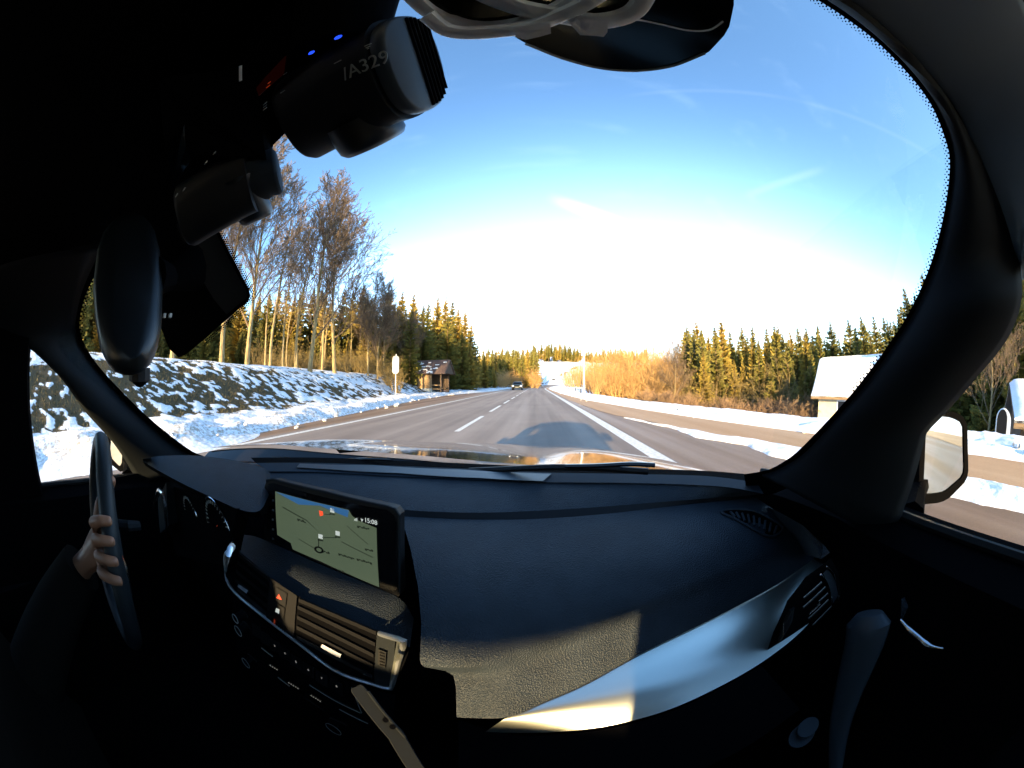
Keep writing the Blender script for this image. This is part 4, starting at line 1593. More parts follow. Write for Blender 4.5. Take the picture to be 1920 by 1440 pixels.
BAND = [(1922, 520), (1905, 480), (1884, 420), (1852, 340), (1815, 262), (1770, 186), (1716, 120), (1660, 66), (1600, 16), (1545, -20), (1440, -84)]
pillar('pillar_trim', [P_ws(a, b, .008) for a, b in inR + [(1789, 256), (1762, 190), (1712, 122), (1652, 62), (1592, 14), (1538, -22), (1438, -86)]], [side_r(a, b) for a, b in outR[:-1]] + [mid_pt(a, b) for a, b in BAND[1:]], 60, 12, .03, M['pillar'])
inR2 = BAND + [(1330, -142)]
outR2 = [(1922, 482), (1935, 400), (1945, 300), (1950, 180), (1930, 60), (1880, -60), (1780, -170), (1650, -240), (1500, -300)]
pillar('roof_trim', [mid_pt(a, b) for a, b in BAND] + [P_ws(a, b, .008) for a, b in inR2[len(BAND):]], [side_r(a, b) for a, b in outR2], 60, 14, .012, M['edge_trim'])
inL = [(390, 866), (362, 858), (320, 832), (262, 782), (207, 727), (172, 686), (150, 650), (140, 615), (145, 578), (155, 540), (172, 500), (195, 455)]
outL = [(262, 905), (235, 860), (212, 826), (186, 797), (160, 768), (122, 714), (86, 676), (50, 645), (10, 622), (-30, 600), (-70, 575), (-110, 540)]
pillar('pillar_trim', [P_ws(a, b, .008) for a, b in inL], [side_l(a, b) for a, b in outL], 40, 12, .03, M['pillar'])
inL2 = [(196, 458), (225, 400), (268, 330), (330, 250), (420, 120), (560, -40)]
outL2 = [(-110, 545), (-140, 440), (-120, 250), (-60, 60), (40, -120), (250, -300)]
pillar('roof_trim', [P_ws(a, b, .008) for a, b in inL2], [side_l(a, b) for a, b in outL2], 30, 12, .02, M['deep'])
# small piece added on the driver's side to catch light, lower edge white
obj('light_catch_piece', MB().prism([P(104, 425, d=.9), P(126, 420, d=.9), P(122, 488, d=.9), P(104, 488, d=.9), P(86, 478, d=.9), P(86, 455, d=.9)], [P(104, 425, d=.93), P(126, 420, d=.93), P(122, 488, d=.93), P(104, 488, d=.93), P(86, 478, d=.93), P(86, 455, d=.93)]), M['pillar'], car, smooth=False)
obj('light_catch_piece', MB().tube([P(84, 470, d=.89), P(92, 484, d=.89), P(121, 489, d=.89)], .006, 6), M['white'], car)

# --- cabin shell (roof, doors, floor, back) that keeps the cabin dark
roof = MB()
rr = []
for j in range(9):
    y = -.17 - 1.60 * j / 8
    rr.append([rel(CX + w * .66, y, .232 + .03 * (1 - w * w) - .10 * max(0, (j - 5) / 3) ** 2) for w in np.linspace(-1, 1, 13)])
obj('headliner', MB().grid(rr), M['liner'], car)
rr = []
for j in range(13):
    y = .02 - 1.93 * j / 12
    rr.append([rel(CX + w * .70, y - .19 * (1 - j / 12) * w * w, .278 + .045 * (1 - w * w) - .12 * max(0, (j - 8) / 4) ** 2 - (.012 if j == 0 else 0)) for w in np.linspace(-1, 1, 13)])
obj('roof_panel', MB().grid(rr), M['paint'], car)
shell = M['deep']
BELT_R = [P(1684, 974, x=.5) - CAM, P(1780, 1012, x=.5) - CAM, P(1878, 1047, x=.5) - CAM]


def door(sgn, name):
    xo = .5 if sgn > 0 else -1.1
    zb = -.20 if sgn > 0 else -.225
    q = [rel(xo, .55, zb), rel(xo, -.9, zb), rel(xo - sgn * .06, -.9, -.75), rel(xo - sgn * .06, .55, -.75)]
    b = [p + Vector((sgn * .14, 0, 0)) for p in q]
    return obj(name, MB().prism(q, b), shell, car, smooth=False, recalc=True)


# door panels: belt lines traced from the window sills
def door_panel(name, belt, sgn, sidef, drop):
    top = [sidef(a, b) for a, b in belt]
    top = resample(top, 24)
    inn = [p - Vector((sgn * .055, 0, .018)) for p in top]
    low = [p - Vector((sgn * .03, 0, .22)) for p in top]
    bot = [p - Vector((sgn * .05, 0, .62)) for p in top]
    out = [p + Vector((sgn * .05, 0, .004)) for p in top]
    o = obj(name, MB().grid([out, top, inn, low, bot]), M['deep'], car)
    body = [p + Vector((sgn * .13, 0, -.05)) for p in top]
    body2 = [p + Vector((sgn * .17, 0, -.35)) for p in top]
    body3 = [p + Vector((sgn * .12, 0, -.72)) for p in top]
    obj('door_skin', MB().grid([out, body, body2, body3]), M['paint'], car)
    obj('window_seal', MB().tube([p + Vector((sgn * .004, 0, .006)) for p in top], .007, 6), M['rubber'], car)
    return top


topR_ = door_panel('door_panel', [(1425, 888), (1500, 905), (1560, 922), (1600, 935), (1650, 958), (1684, 973), (1740, 996), (1800, 1019), (1878, 1047), (1960, 1075), (2060, 1100)], 1, side_r, .5)
topL_ = door_panel('door_panel', [(400, 872), (350, 882), (300, 893), (240, 896), (165, 906), (110, 912), (55, 918), (0, 922), (-60, 925), (-160, 925)], -1, side_l, .5)
# side glass
for nm, belt, sd in (('side_window', topR_, 1), ('side_window', topL_, -1)):
    up = [p + Vector((-sd * .115, -.22 if p.y > .1 else -.02, .40)) for p in belt]
    obj(nm, MB().grid([belt, up]), M['glass'], car)
# centre pillars and rear quarters
obj('centre_pillar', MB().prism([rel(-1.09, -.215, -.26), rel(-1.09, -.50, -.26), rel(-.98, -.55, .22), rel(-.98, -.20, .22)], [rel(-1.14, -.215, -.26), rel(-1.14, -.50, -.26), rel(-1.03, -.55, .22), rel(-1.03, -.20, .22)]), shell, car, smooth=False, recalc=True)
obj('centre_pillar', MB().prism([rel(.49, -.40, -.2), rel(.49, -.55, -.2), rel(.38, -.62, .2), rel(.38, -.48, .2)], [rel(.54, -.40, -.2), rel(.54, -.55, -.2), rel(.43, -.62, .2), rel(.43, -.48, .2)]), shell, car, smooth=False, recalc=True)
for sd, xo in ((1, .5), (-1, -1.1)):
    obj('rear_quarter', MB().prism([rel(xo, -1.15, -.22), rel(xo - sd * .05, -2.6, -.22), rel(xo - sd * .05, -2.6, -.85), rel(xo, -.3, -.85), rel(xo, -.3, -.24)],
                                   [rel(xo + sd * .1, -1.15, -.22), rel(xo + sd * .05, -2.6, -.22), rel(xo + sd * .05, -2.6, -.85), rel(xo + sd * .1, -.3, -.85), rel(xo + sd * .1, -.3, -.24)]), M['paint'], car, smooth=False, recalc=True)
    obj('rear_pillar', MB().prism([rel(xo, -1.35, -.22), rel(xo - sd * .05, -2.1, -.22), rel(xo - sd * .13, -1.75, .2), rel(xo - sd * .13, -1.30, .2)],
                                  [rel(xo + sd * .05, -1.35, -.22), rel(xo, -2.1, -.22), rel(xo - sd * .08, -1.75, .2), rel(xo - sd * .08, -1.30, .2)]), M['paint'], car, smooth=False, recalc=True)
obj('boot_lid', MB().prism([rel(-1.1, -1.7, -.036), rel(.5, -1.7, -.036), rel(.45, -2.6, -.10), rel(-1.05, -2.6, -.10)], [rel(-1.1, -1.7, -.5), rel(.5, -1.7, -.5), rel(.45, -2.6, -.85), rel(-1.05, -2.6, -.85)]), M['paint'], car, smooth=False, recalc=True)  # top raised to keep the low sun off the glove box
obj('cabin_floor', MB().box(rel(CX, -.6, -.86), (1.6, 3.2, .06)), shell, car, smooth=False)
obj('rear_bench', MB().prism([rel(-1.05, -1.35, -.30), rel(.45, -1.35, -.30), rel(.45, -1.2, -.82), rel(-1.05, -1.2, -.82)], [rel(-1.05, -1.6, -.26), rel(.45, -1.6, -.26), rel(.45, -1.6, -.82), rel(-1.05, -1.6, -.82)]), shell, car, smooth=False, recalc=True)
obj('rear_sun_stop', MB().prism([rel(-1.02, -1.72, .24), rel(.42, -1.72, .24), rel(.42, -1.75, .068), rel(-1.02, -1.75, .068)], [rel(-1.02, -1.73, .2), rel(.42, -1.73, .2), rel(.42, -1.76, .068), rel(-1.02, -1.76, .068)]), shell, car, smooth=False, recalc=True)  # unseen panel added to cut the sun off above the lower dash
for xs_, nm in ((.10, 'passenger'), (-.70, 'driver')):
    st = MB()
    prof = [(-.25, -.72), (-.35, -.45), (-.52, -.10), (-.56, -.06), (-.62, -.10), (-.52, -.45), (-.42, -.75)]
    st.prism([rel(xs_ - .23 + (.135 if nm == 'passenger' else 0), p[0] - .2, p[1]) for p in prof], [rel(xs_ + .23 + (.17 if nm == 'passenger' else 0), p[0] - .2, p[1]) for p in prof])
    s_ = obj('front_seat', st, M['cloth'], car, smooth=False, recalc=True)
    ORIGIN[s_.name] = ORIGIN[car.name]
    hc = (.30 if nm == 'passenger' else xs_)
    obj('headrest', MB().box(rel(hc, -.78, .02), (.26, .09, .17)), M['cloth'], s_, smooth=False)

# --- hood, cowl and wipers
def hood_z(x, y):
    u = (x - CX)
    t = (y - .60)
    z = -.175 - .115 * t - .055 * t * t
    z -= .055 * (abs(u) / .78) ** 3
    z += .010 * math.exp(-((abs(u) - .50) / .16) ** 2) * min(1, t * 2.5 + .3)
    z -= .003 * math.exp(-((abs(u) - .33) / .06) ** 2) * min(1, t * 3)
    z += .006 * math.exp(-(u / .2) ** 2)
    return z


rows = []
for j in range(41):
    v_ = j / 40
    rows.append([])
    for i in range(81):
        u = 2 * i / 80 - 1
        x = CX + u * .80
        y0 = .64 - .15 * u * u
        y1 = 1.62 - .30 * abs(u) ** 3
        y = lerp(y0, y1, v_)
        rows[-1].append(rel(x, y, hood_z(x, y) - (.05 * ((v_ - .85) / .15) ** 2 if v_ > .85 else 0)))
hood = obj('hood', MB().grid(rows), M['paint'], car, angle=180)
# cowl: black trough between hood and glass
rows = []
for j, (dy, dz) in enumerate(((.0, -.012), (-.03, -.03), (-.05, -.045), (-.09, -.045), (-.12, -.06))):
    rows.append([])
    for i in range(41):
        u = 2 * i / 40 - 1
        x = CX + u * .80
        y = .64 - .15 * u * u + dy
        rows[-1].append(rel(x, y, hood_z(x, .64 - .15 * u * u) + dz))
obj('cowl', MB().grid(rows), M['gloss'], car)
obj('front_body', MB().prism([rel(CX - .82, .45, -.25), rel(CX + .82, .45, -.25), rel(CX + .82, 1.35, -.42), rel(CX + .55, 1.68, -.48), rel(CX - .55, 1.68, -.48), rel(CX - .82, 1.35, -.42)],
                             [rel(CX - .84, .45, -.85), rel(CX + .84, .45, -.85), rel(CX + .84, 1.4, -.85), rel(CX + .55, 1.75, -.85), rel(CX - .55, 1.75, -.85), rel(CX - .84, 1.4, -.85)]), M['paint'], car, smooth=False, recalc=True)


def wiper(pts, blade):
    w = obj('wiper', MB().tube(resample([P_ws(a, b, -.012) for a, b in pts], 16), [.006] * 16, 6), M['black'], car)
    ORIGIN[w.name] = ORIGIN[car.name]
    obj('blade', MB().tube(resample([P_ws(a, b, -.006) for a, b in blade], 12), .004, 6), M['gloss'], w)


wiper([(1215, 884), (1130, 878), (1040, 876), (960, 879), (880, 882)], [(1228, 872), (1180, 870), (1120, 873), (1060, 874)])
wiper([(760, 872), (690, 868), (620, 866), (560, 862)], [(735, 862), (690, 860), (630, 863), (510, 858)])
for a, b in ((880, 850), (900, 858)):
    pass

# --- dashboard
DZ = lambda z: (lambda px, py, u, v: P(px, py, z=z))
zr = lambda z0, z1, e=1.0: (lambda px, py, u, v: P(px, py, z=lerp(z0, z1, v ** e)))
D = {}
# far shelf against the glass
top0 = [(480, 868), (600, 868), (760, 874), (900, 880), (1030, 886), (1200, 889), (1330, 893), (1420, 905)]
row1 = [(505, 884), (600, 885), (750, 893), (900, 900), (1020, 904), (1200, 906), (1350, 912), (1432, 926)]
row2 = [(508, 925), (620, 935), (750, 955), (880, 961), (1000, 958), (1130, 950), (1280, 938), (1405, 929)]
row3 = [(508, 945), (620, 955), (752, 968), (880, 974), (1000, 973), (1130, 964), (1280, 947), (1418, 933)]
b0 = [(470, 858), (600, 858), (760, 864), (900, 870), (1030, 876), (1200, 879), (1330, 883), (1440, 893)]
D['shelf0'] = patch(b0, top0, zr(-.176, -.174), 60, 3)
obj('defrost_shelf', D['shelf0'], M['deep'], car)
D['shelf1'] = patch(top0, row1, zr(-.170, -.172), 60, 4)
obj('dash_shelf', D['shelf1'], M['shelf'], car)
D['shelf2'] = patch(row1, row2, zr(-.1735, -.196), 60, 8)
obj('dash_upper_pad', D['shelf2'], M['dash'], car)
D['groove'] = patch(row2, row3, zr(-.196, -.2045), 60, 3)
obj('dash_groove', D['groove'], M['black'], car)
# raised light strip of the centre shelf
st_b = D['shelf1'].bvh()
obj('defrost_strip', plate(st_b, [(562, 869), (700, 872), (860, 880), (1000, 887), (1034, 888), (1018, 902), (900, 896), (750, 887), (620, 880), (556, 876)], .010, .006), M['strip'], car, smooth=False)
# main pad in front of the passenger
PAD_T = row3[2:]
PAD_B = [(856, 1345), (950, 1345), (1020, 1316), (1100, 1281), (1200, 1226), (1330, 1163), (1450, 1100), (1520, 1052), (1545, 1033)]
PAD_L = [(752, 968), (770, 1030), (784, 1100), (790, 1170), (787, 1240), (792, 1250), (835, 1258), (850, 1266), (855, 1290), (856, 1345)]
PAD_R = [(1418, 933), (1450, 955), (1490, 985), (1530, 1015), (1545, 1033)]


def pad_fn(px, py, u, v):
    return P(px, py, z=-.203 - (.035 * v + .10 * v * v) * (1 - .45 * u))


D['pad'] = patch(PAD_T, PAD_B, pad_fn, 80, 44, PAD_L, PAD_R)
pad = obj('dash_pad', D['pad'], M['dash'], car, angle=180)
tag(pad, 'dark leather grained dash pad in front of the passenger', None)
padb = D['pad'].bvh()
# defroster grille in the pad corner
VT = [(1352, 960), (1373, 955), (1409, 957), (1437, 968), (1468, 990), (1447, 1006), (1413, 992), (1381, 974)]
gr = obj('corner_vent', plate(padb, VT, .0025, .006), M['deep'], car, smooth=False)
ORIGIN[gr.name] = ORIGIN[car.name]
for k in range(9):
    t = (k + .7) / 9.2
    a = (lerp(1362, 1462, t), lerp(956, 986, t ** 1.15) - 5 * math.sin(math.pi * t) + 3)
    b = (lerp(1368, 1452, t) + 4, lerp(966, 1003, t))
    obj('slat', bar(padb, [a, b], .005, .0022, 6), M['dash'], gr)
obj('vent_rim', bar(padb, [(p.x, p.y) for p in resample([(a, b, 0) for a, b in VT], 40, closed=True)] + [VT[0]], .004, .0022), M['dash'], gr)

# brushed trim blade
TR_T = PAD_B[1:]
TR_B = [(910, 1372), (980, 1374), (1060, 1371), (1150, 1359), (1250, 1332), (1340, 1292), (1425, 1244), (1500, 1186), (1550, 1125), (1572, 1075)]


def trim_fn(px, py, u, v):
    k = min(1, max(0, (px - 856) / 689))
    return P(px, py, z=-.338 + .061 * k - (.004 + .034 * v - .010 * math.sin(math.pi * v)) * (1 - .6 * k * k))


tr = obj('trim_blade', patch(TR_T, TR_B, trim_fn, 60, 10), M['alu'], car, angle=80)
tag(tr, 'brushed aluminium trim blade along the lower dash', None)
# sandy end cap right of the pad
CAP = [(1440, 950), (1475, 968), (1505, 985), (1545, 1022), (1556, 1036), (1540, 1048), (1510, 1040), (1490, 1005), (1470, 985)]
obj('dash_end_cap', plate(padb, CAP[:6] + CAP[6:], .003, .006), M['dash'], car, smooth=False)

# --- instrument hood in front of the driver
bt = [(268, 861), (300, 855), (360, 854), (420, 860), (470, 870), (500, 880), (507, 890)]
bb = [(268, 865), (300, 884), (345, 908), (400, 934), (440, 952), (470, 960), (490, 955), (505, 925)]
D['bin'] = patch(bt, bb, lambda px, py, u, v: P(px, py, x=-.3 - .62 * (1 - u) * (1.02) - .10 - .02 * v) if False else P(px, py, z=lerp(-.150, -.168, v)), 30, 10)
obj('instrument_hood', D['bin'], M['dash'], car, angle=60)
lip = [P(a, b, z=-.169) for a, b in bb]
lip = resample(lip, 24)
obj('hood_lip', MB().grid([lip, [p + Vector((-.004, .006, -.012)) for p in lip], [p + Vector((-.05, .03, -.03)) for p in lip]]), M['deep'], car)
# cluster
cp = [P(310, 905, y=.20), P(445, 955, y=.20), P(425, 1060, y=.18), P(330, 1040, y=.18)]
clus = obj('instrument_cluster', MB().prism(cp, [p + Vector((0, .03, 0)) for p in cp]), M['deep'], car, smooth=False)
ORIGIN[clus.name] = ORIGIN[car.name]
for (a, b), rr_ in (((358, 965), .040), ((408, 985), .046)):
    c = P(a, b, y=.193)
    obj('gauge_ring', MB().torus(c, (0, -1, 0), rr_, .0012, 40, 6), M['chrome'], clus)
    tk = MB()
    for k in range(24):
        an = math.pi * (1.25 - 1.5 * k / 23)
        d = Vector((math.cos(an), 0, math.sin(an)))
        tk.tube([c + d * rr_ * .78, c + d * rr_ * .9], .0008, 4)
    obj('gauge_ticks', tk, M['print'], clus, smooth=False)
    obj('needle', MB().tube([c, c + Vector((-.6, 0, -.5)).normalized() * rr_ * .8], .001, 4), M['led_red'], clus)
# driver side vent and chrome flash
dv = [P(296, 935, y=.16), P(312, 905, y=.18), P(316, 985, y=.16), P(300, 1000, y=.15)]
obj('driver_vent', MB().prism(dv, [p + Vector((0, .03, 0)) for p in dv]), M['pillar'], car, smooth=False, recalc=True)
obj('driver_vent_trim', MB().tube(resample([P(288, 950, y=.15), P(298, 920, y=.15), P(308, 935, y=.15), P(313, 1000, y=.14), P(314, 1018, y=.14)], 14), [.001 + .004 * math.sin(math.pi * k / 13) for k in range(14)], 6), M['chrome'], car)

# --- dark body of the dash under everything
rows = []
for z, y in ((-.23, .44), (-.26, .37), (-.36, .30), (-.46, .24), (-.60, .26), (-.85, .34)):
    rows.append([rel(x, y + .02 * math.cos((x + .3) * 3), z) for x in np.linspace(-1.25, .67, 17)])
obj('dash_body', MB().grid(rows), M['deep'], car)
for sd_, xk in ((1, .515), (-1, -1.115)):
    obj('kick_panel', MB().prism([rel(xk, .02, -.26), rel(xk, .75, -.27), rel(xk, .75, -.9), rel(xk, .02, -.9)], [rel(xk + sd_ * .03, .02, -.26), rel(xk + sd_ * .03, .75, -.27), rel(xk + sd_ * .03, .75, -.9), rel(xk + sd_ * .03, .02, -.9)]), M['deep'], car, smooth=False, recalc=True)
gb = [(860, 1350), (960, 1378), (1060, 1376), (1150, 1364), (1250, 1337), (1340, 1297), (1428, 1248)]
gb2 = [(860, 1500), (960, 1520), (1080, 1520), (1200, 1500), (1300, 1450), (1400, 1400), (1500, 1330)]
obj('glove_box', patch(gb, gb2, lambda px, py, u, v: trim_fn(px, py, u, .9) + ray(px, py) * (.006 + .05 * v), 30, 8), M['deep'], car)

# --- centre display
sp0, sn = rel(-.29, .28, -.15), Vector((0, -1, .09)).normalized()
SP = lambda a, b, off=0.0: P_plane(a, b, Vector((-.29, .278, -.15)) + sn * off, sn)
BZ = [(496, 912), (500, 901), (512, 899), (610, 923), (725, 950), (740, 955), (748, 966), (752, 1108), (748, 1118), (736, 1119), (610, 1066), (504, 1018), (495, 1010)]
disp = obj('display_housing', MB().prism([SP(a, b, .004) for a, b in BZ], [SP(a, b, 0) - sn * .016 for a, b in BZ]), M['black'], car, smooth=False, recalc=True)
tag(disp, 'wide freestanding navigation display', None)
ORIGIN[disp.name] = ORIGIN[car.name]
BZi = [(501, 914), (505, 907), (514, 906), (724, 956), (738, 966), (742, 978), (744, 1104), (738, 1109), (506, 1011), (501, 1004)]
obj('display_glass', MB().prism([SP(a, b, .0055) for a, b in BZi], [SP(a, b, .0042) for a, b in BZi]), M['gloss'], disp, smooth=False, recalc=True)
obj('display_rim', MB().tube([SP(a, b, .003) for a, b in BZ[1:7]] + [SP(750, 1110, .003)], .0022, 6), M['pillar'], disp)


def screen_mat():
    m, n, l, b = mat_new('lit_map_screen')
    tc = n.new('ShaderNodeTexCoord')
    t = n.new('ShaderNodeTexNoise'); t.inputs['Scale'].default_value = 14; t.inputs['Detail'].default_value = 3
    l.new(tc.outputs['Object'], t.inputs['Vector'])
    mx = n.new('ShaderNodeMix'); mx.data_type = 'RGBA'
    mx.inputs[6].default_value = (0.085, 0.12, 0.075, 1); mx.inputs[7].default_value = (0.11, 0.145, 0.085, 1)
    l.new(t.outputs[0], mx.inputs[0])
    b.inputs['Base Color'].default_value = (0.02, 0.02, 0.02, 1)
    b.inputs['Roughness'].default_value = 0.3
    b.inputs['Specular IOR Level'].default_value = 0.2
    l.new(mx.outputs[2], b.inputs['Emission Color']); b.inputs['Emission Strength'].default_value = 0.2
    return m


M['map'] = screen_mat()
M['map_sky'] = mat('map_sky', (0.01, 0.02, 0.05), 0.3, emit=(0.015, 0.06, 0.14), estr=.45)
M['map_ink'] = mat('map_ink', (0.005, 0.008, 0.005), 0.5)
M['map_white'] = mat('map_white', (0.3, 0.3, 0.3), 0.5, emit=(0.6, 0.65, 0.6), estr=0.2)
M['map_red'] = mat('map_red', (0.3, 0.02, 0.01), 0.5, emit=(0.8, 0.07, 0.02), estr=0.35)
SC = [(516, 921), (562, 934), (620, 948), (654, 956), (660, 967), (672, 976), (706, 990), (711, 1101), (655, 1077), (600, 1052), (549, 1030), (545, 1018), (520, 1003)]
scr = obj('map_screen', MB().prism([SP(a, b, .0065) for a, b in SC], [SP(a, b, .0057) for a, b in SC]), M['map'], disp, smooth=False, recalc=True)


def decal(name, pts, m, off=.0072):
    return obj(name, MB().prism([SP(a, b, off) for a, b in pts], [SP(a, b, off - .0004) for a, b in pts]), m, disp, smooth=False, recalc=True)


decal('map_sky_band', [(517, 922), (562, 934.5), (620, 948.5), (654, 957), (652, 970), (600, 948), (560, 946)], M['map_sky'])
for a, b in ((623, 957), (633, 1000), (601, 1006)):
    decal('map_flag', [(a - 4, b - 5), (a + 4, b - 3), (a + 4, b + 5), (a - 4, b + 3)], M['map_white'])
    decal('map_flag', [(a - 5, b + 5), (a + 5, b + 7), (a + 5, b + 9), (a - 5, b + 7)], M['map_ink'], .0074)
decal('map_marker', [(598, 957), (605, 959), (606, 966), (600, 968)], M['map_red'])
for p in ([(602, 966), (628, 998), (629, 999), (603, 967)], [(604, 1007.5), (631, 1007.5), (631, 1008.7), (604, 1008.7)], [(597, 1010), (598.5, 1010), (598, 1026), (596.7, 1026)], [(530, 950), (575, 975), (600, 1000), (601, 1001), (575, 976.5), (530, 951.5)], [(640, 1015), (700, 1045), (700, 1046.2), (640, 1016.2)], [(560, 1010), (590, 1028), (590, 1029), (560, 1011)], [(650, 985), (690, 1020), (690, 1021), (650, 986)], [(608, 963.5), (620, 964.5), (620, 965.5), (608, 964.5)]):
    decal('map_road', p, M['map_ink'])
ring = [(598 + 9 * math.cos(k * .524), 1031 + 6.5 * math.sin(k * .524) + .25 * 9 * math.cos(k * .524)) for k in range(12)]
decal('map_position', ring, M['map_ink'])
decal('map_position', [(598 + (a - 598) * .55, 1031 + (b - 1031) * .55) for a, b in ring], M['map'], .0076)
sx_ = (SP(700, 1000) - SP(560, 955)).normalized(); sy_ = Vector((0, .09, 1))
for body, px, py, sz, mt in (('15:08', 695, 978, .0085, 'map_white'), ('Tries', 567, 977, .006, 'map_ink'), ('wiss', 613, 1036, .006, 'map_ink'), ('Simmberg', 651, 1044, .0055, 'map_ink'), ('Donaueg', 685, 1053, .0055, 'map_ink'),
                             ('Neua', 694, 1032, .005, 'map_ink'), ('Langen', 683, 990, .005, 'map_ink'), ('Rohr', 640, 1071, .005, 'map_ink')):
    if mt == 'map_ink' :
        # the place names are too blurred to read: short dark dashes stand for the strokes
        q = SP(px, py, .0072)
        mb = MB()
        for k in range(len(body)):
            o = (k - len(body) / 2) * sz * .62
            mb.box(q + Vector((o, -.0002, (.3 if k % 2 else -.2) * sz * .4)), (sz * .42, .0004, sz * (.35 + .25 * (k % 3 == 0))))
        obj('map_lettering', mb, M[mt], disp, smooth=False)
    else:
        text('clock_digits', body, sz, SP(px, py, .0072), sx_, sy_, M[mt], disp)
for k in range(3):
    a = 664 + k * 2.2
    decal('signal_bar', [(a, 973 - k * 1.0), (a + 1.4, 973.4 - k * 1.0), (a + 1.4, 976.6 + k * .55), (a, 976 + k * .55)], M['map_white'])
decal('wifi_mark', [(676, 972), (681, 974), (678.5, 979)], M['map_white'])
for k in range(5):
    decal('side_icon', [(510, 936 + k * 18), (514, 937 + k * 18), (514, 941 + k * 18), (510, 940 + k * 18)], mat('icon_grey', (.12, .12, .12), .5), .006)

# --- console top and vents
M['satin_metal'] = mat('satin_vent_metal', (0.72, 0.76, 0.80), 0.42, metal=1.0)
M['tab'] = mat('pale_vent_tab', (0.45, 0.48, 0.55), 0.4)
M['handle'] = mat('grey_door_plastic', (0.035, 0.045, 0.055), 0.45, spec=0.4)
ct = [(440, 1003), (470, 1004), (500, 1014), (600, 1058), (700, 1100), (752, 1124), (776, 1160)]
cb = [(432, 1021), (468, 1050), (507, 1082), (560, 1118), (640, 1155), (708, 1183), (768, 1214)]
D['ctop'] = patch(ct, cb, lambda px, py, u, v: P(px, py, y=lerp(.262, .207, v)), 40, 8)
obj('console_top', D['ctop'], M['dash'], car, angle=60)
ct2 = [(420, 1010), (440, 995), (500, 975), (500, 1014)]
vt = cb
vb = [(424, 1094), (445, 1117), (500, 1163), (560, 1209), (630, 1262), (697, 1286), (735, 1297)]
D['vent'] = patch(vt, vb, lambda px, py, u, v: P(px, py, y=lerp(.207, .192, v) - .006 * math.sin(math.pi * u)), 50, 12, [vt[0], (422, 1060), vb[0]], [vt[-1], (762, 1235), vb[-1]])
vent = obj('vent_panel', D['vent'], M['deep'], car)
ORIGIN[vent.name] = ORIGIN[car.name]
vb_ = D['vent'].bvh()
obj('vent_frame', bar(vb_, [(436, 1024), (425, 1045), (423, 1068), (427, 1092), (443, 1113), (500, 1160), (560, 1206), (630, 1258), (697, 1282), (728, 1291), (735, 1286), (748, 1240), (757, 1206), (752, 1200), (712, 1188)], .007, .0036, 8, count=70), M['satin_metal'], vent)


def slat(a, b, w=7):
    n_ = 8
    f = [[on(vb_, lerp(a[0], b[0], i / n_), lerp(a[1], b[1], i / n_), .008) for i in range(n_ + 1)], [on(vb_, lerp(a[0], b[0], i / n_), lerp(a[1], b[1], i / n_) + w, .002) for i in range(n_ + 1)]]
    f.append([p + Vector((0, .003, -.003)) for p in f[1]])
    f.append([p + Vector((0, .004, -.002)) for p in f[0]])
    f.append(f[0])
    obj('slat', MB().grid(f), M['black'], vent, smooth=False)


for a, b in (((446, 1036), (505, 1084)), ((445, 1051), (504, 1099)), ((442, 1067), (502, 1117)), ((440, 1083), (500, 1134)), ((445, 1101), (499, 1147)),
             ((560, 1122), (705, 1184)), ((558, 1135), (703, 1205)), ((557, 1154), (700, 1226)), ((556, 1173), (699, 1246)), ((556, 1191), (698, 1266))):
    slat(a, b)
for q in ([(447, 1095), (465, 1107), (462, 1113), (445, 1100)], [(604, 1208), (640, 1227), (637, 1234), (601, 1214)]):
    obj('vent_tab', plate(vb_, q, .016, .010), M['tab'], vent, smooth=False)
obj('switch_block', plate(vb_, [(507, 1083), (557, 1117), (551, 1199), (499, 1158)], .007, .012), M['black'], vent, smooth=False)
sb = obj('hazard_button', plate(vb_, [(518, 1101), (538, 1113), (535, 1138), (514, 1125)], .010, .006), M['black'], vent, smooth=False)
obj('lock_button', plate(vb_, [(513, 1128), (534, 1141), (531, 1162), (511, 1148)], .010, .006), M['black'], vent, smooth=False)
obj('warning_triangle', plate(vb_, [(523, 1114), (528, 1125), (518, 1121)], .0107, .0005), M['map_red'], vent, smooth=False)
obj('lock_mark', plate(vb_, [(518, 1140), (524, 1143), (523, 1151), (516, 1147)], .0107, .0005), M['map_white'], vent, smooth=False)
for k in range(7):
    obj('wheel_rib', plate(vb_, [(510 + k * 3.9, 1158 + k * 3), (512 + k * 3.9, 1159.5 + k * 3), (511 + k * 3.9, 1168 + k * 3), (509 + k * 3.9, 1166 + k * 3)], .012, .006), M['chrome'] if k != 1 else M['led_red'], vent, smooth=False)
obj('end_block', plate(vb_, [(707, 1186), (741, 1200), (737, 1288), (701, 1282)], .007, .012), M['pillar'], vent, smooth=False)
obj('end_cap', plate(vb_, [(744, 1202), (756, 1207), (748, 1245), (736, 1288), (729, 1290), (738, 1240)], .009, .008), M['alu'], vent, smooth=False)
obj('thumb_wheel', plate(vb_, [(709, 1217), (724, 1223), (722, 1252), (708, 1246)], .013, .008), M['rubber'], vent, smooth=False)
for k in range(5):
    obj('wheel_rib', plate(vb_, [(712, 1222 + k * 5.6), (721, 1225 + k * 5.6), (721, 1227.4 + k * 5.6), (712, 1224.4 + k * 5.6)], .0145, .002), M['chrome'], vent, smooth=False)

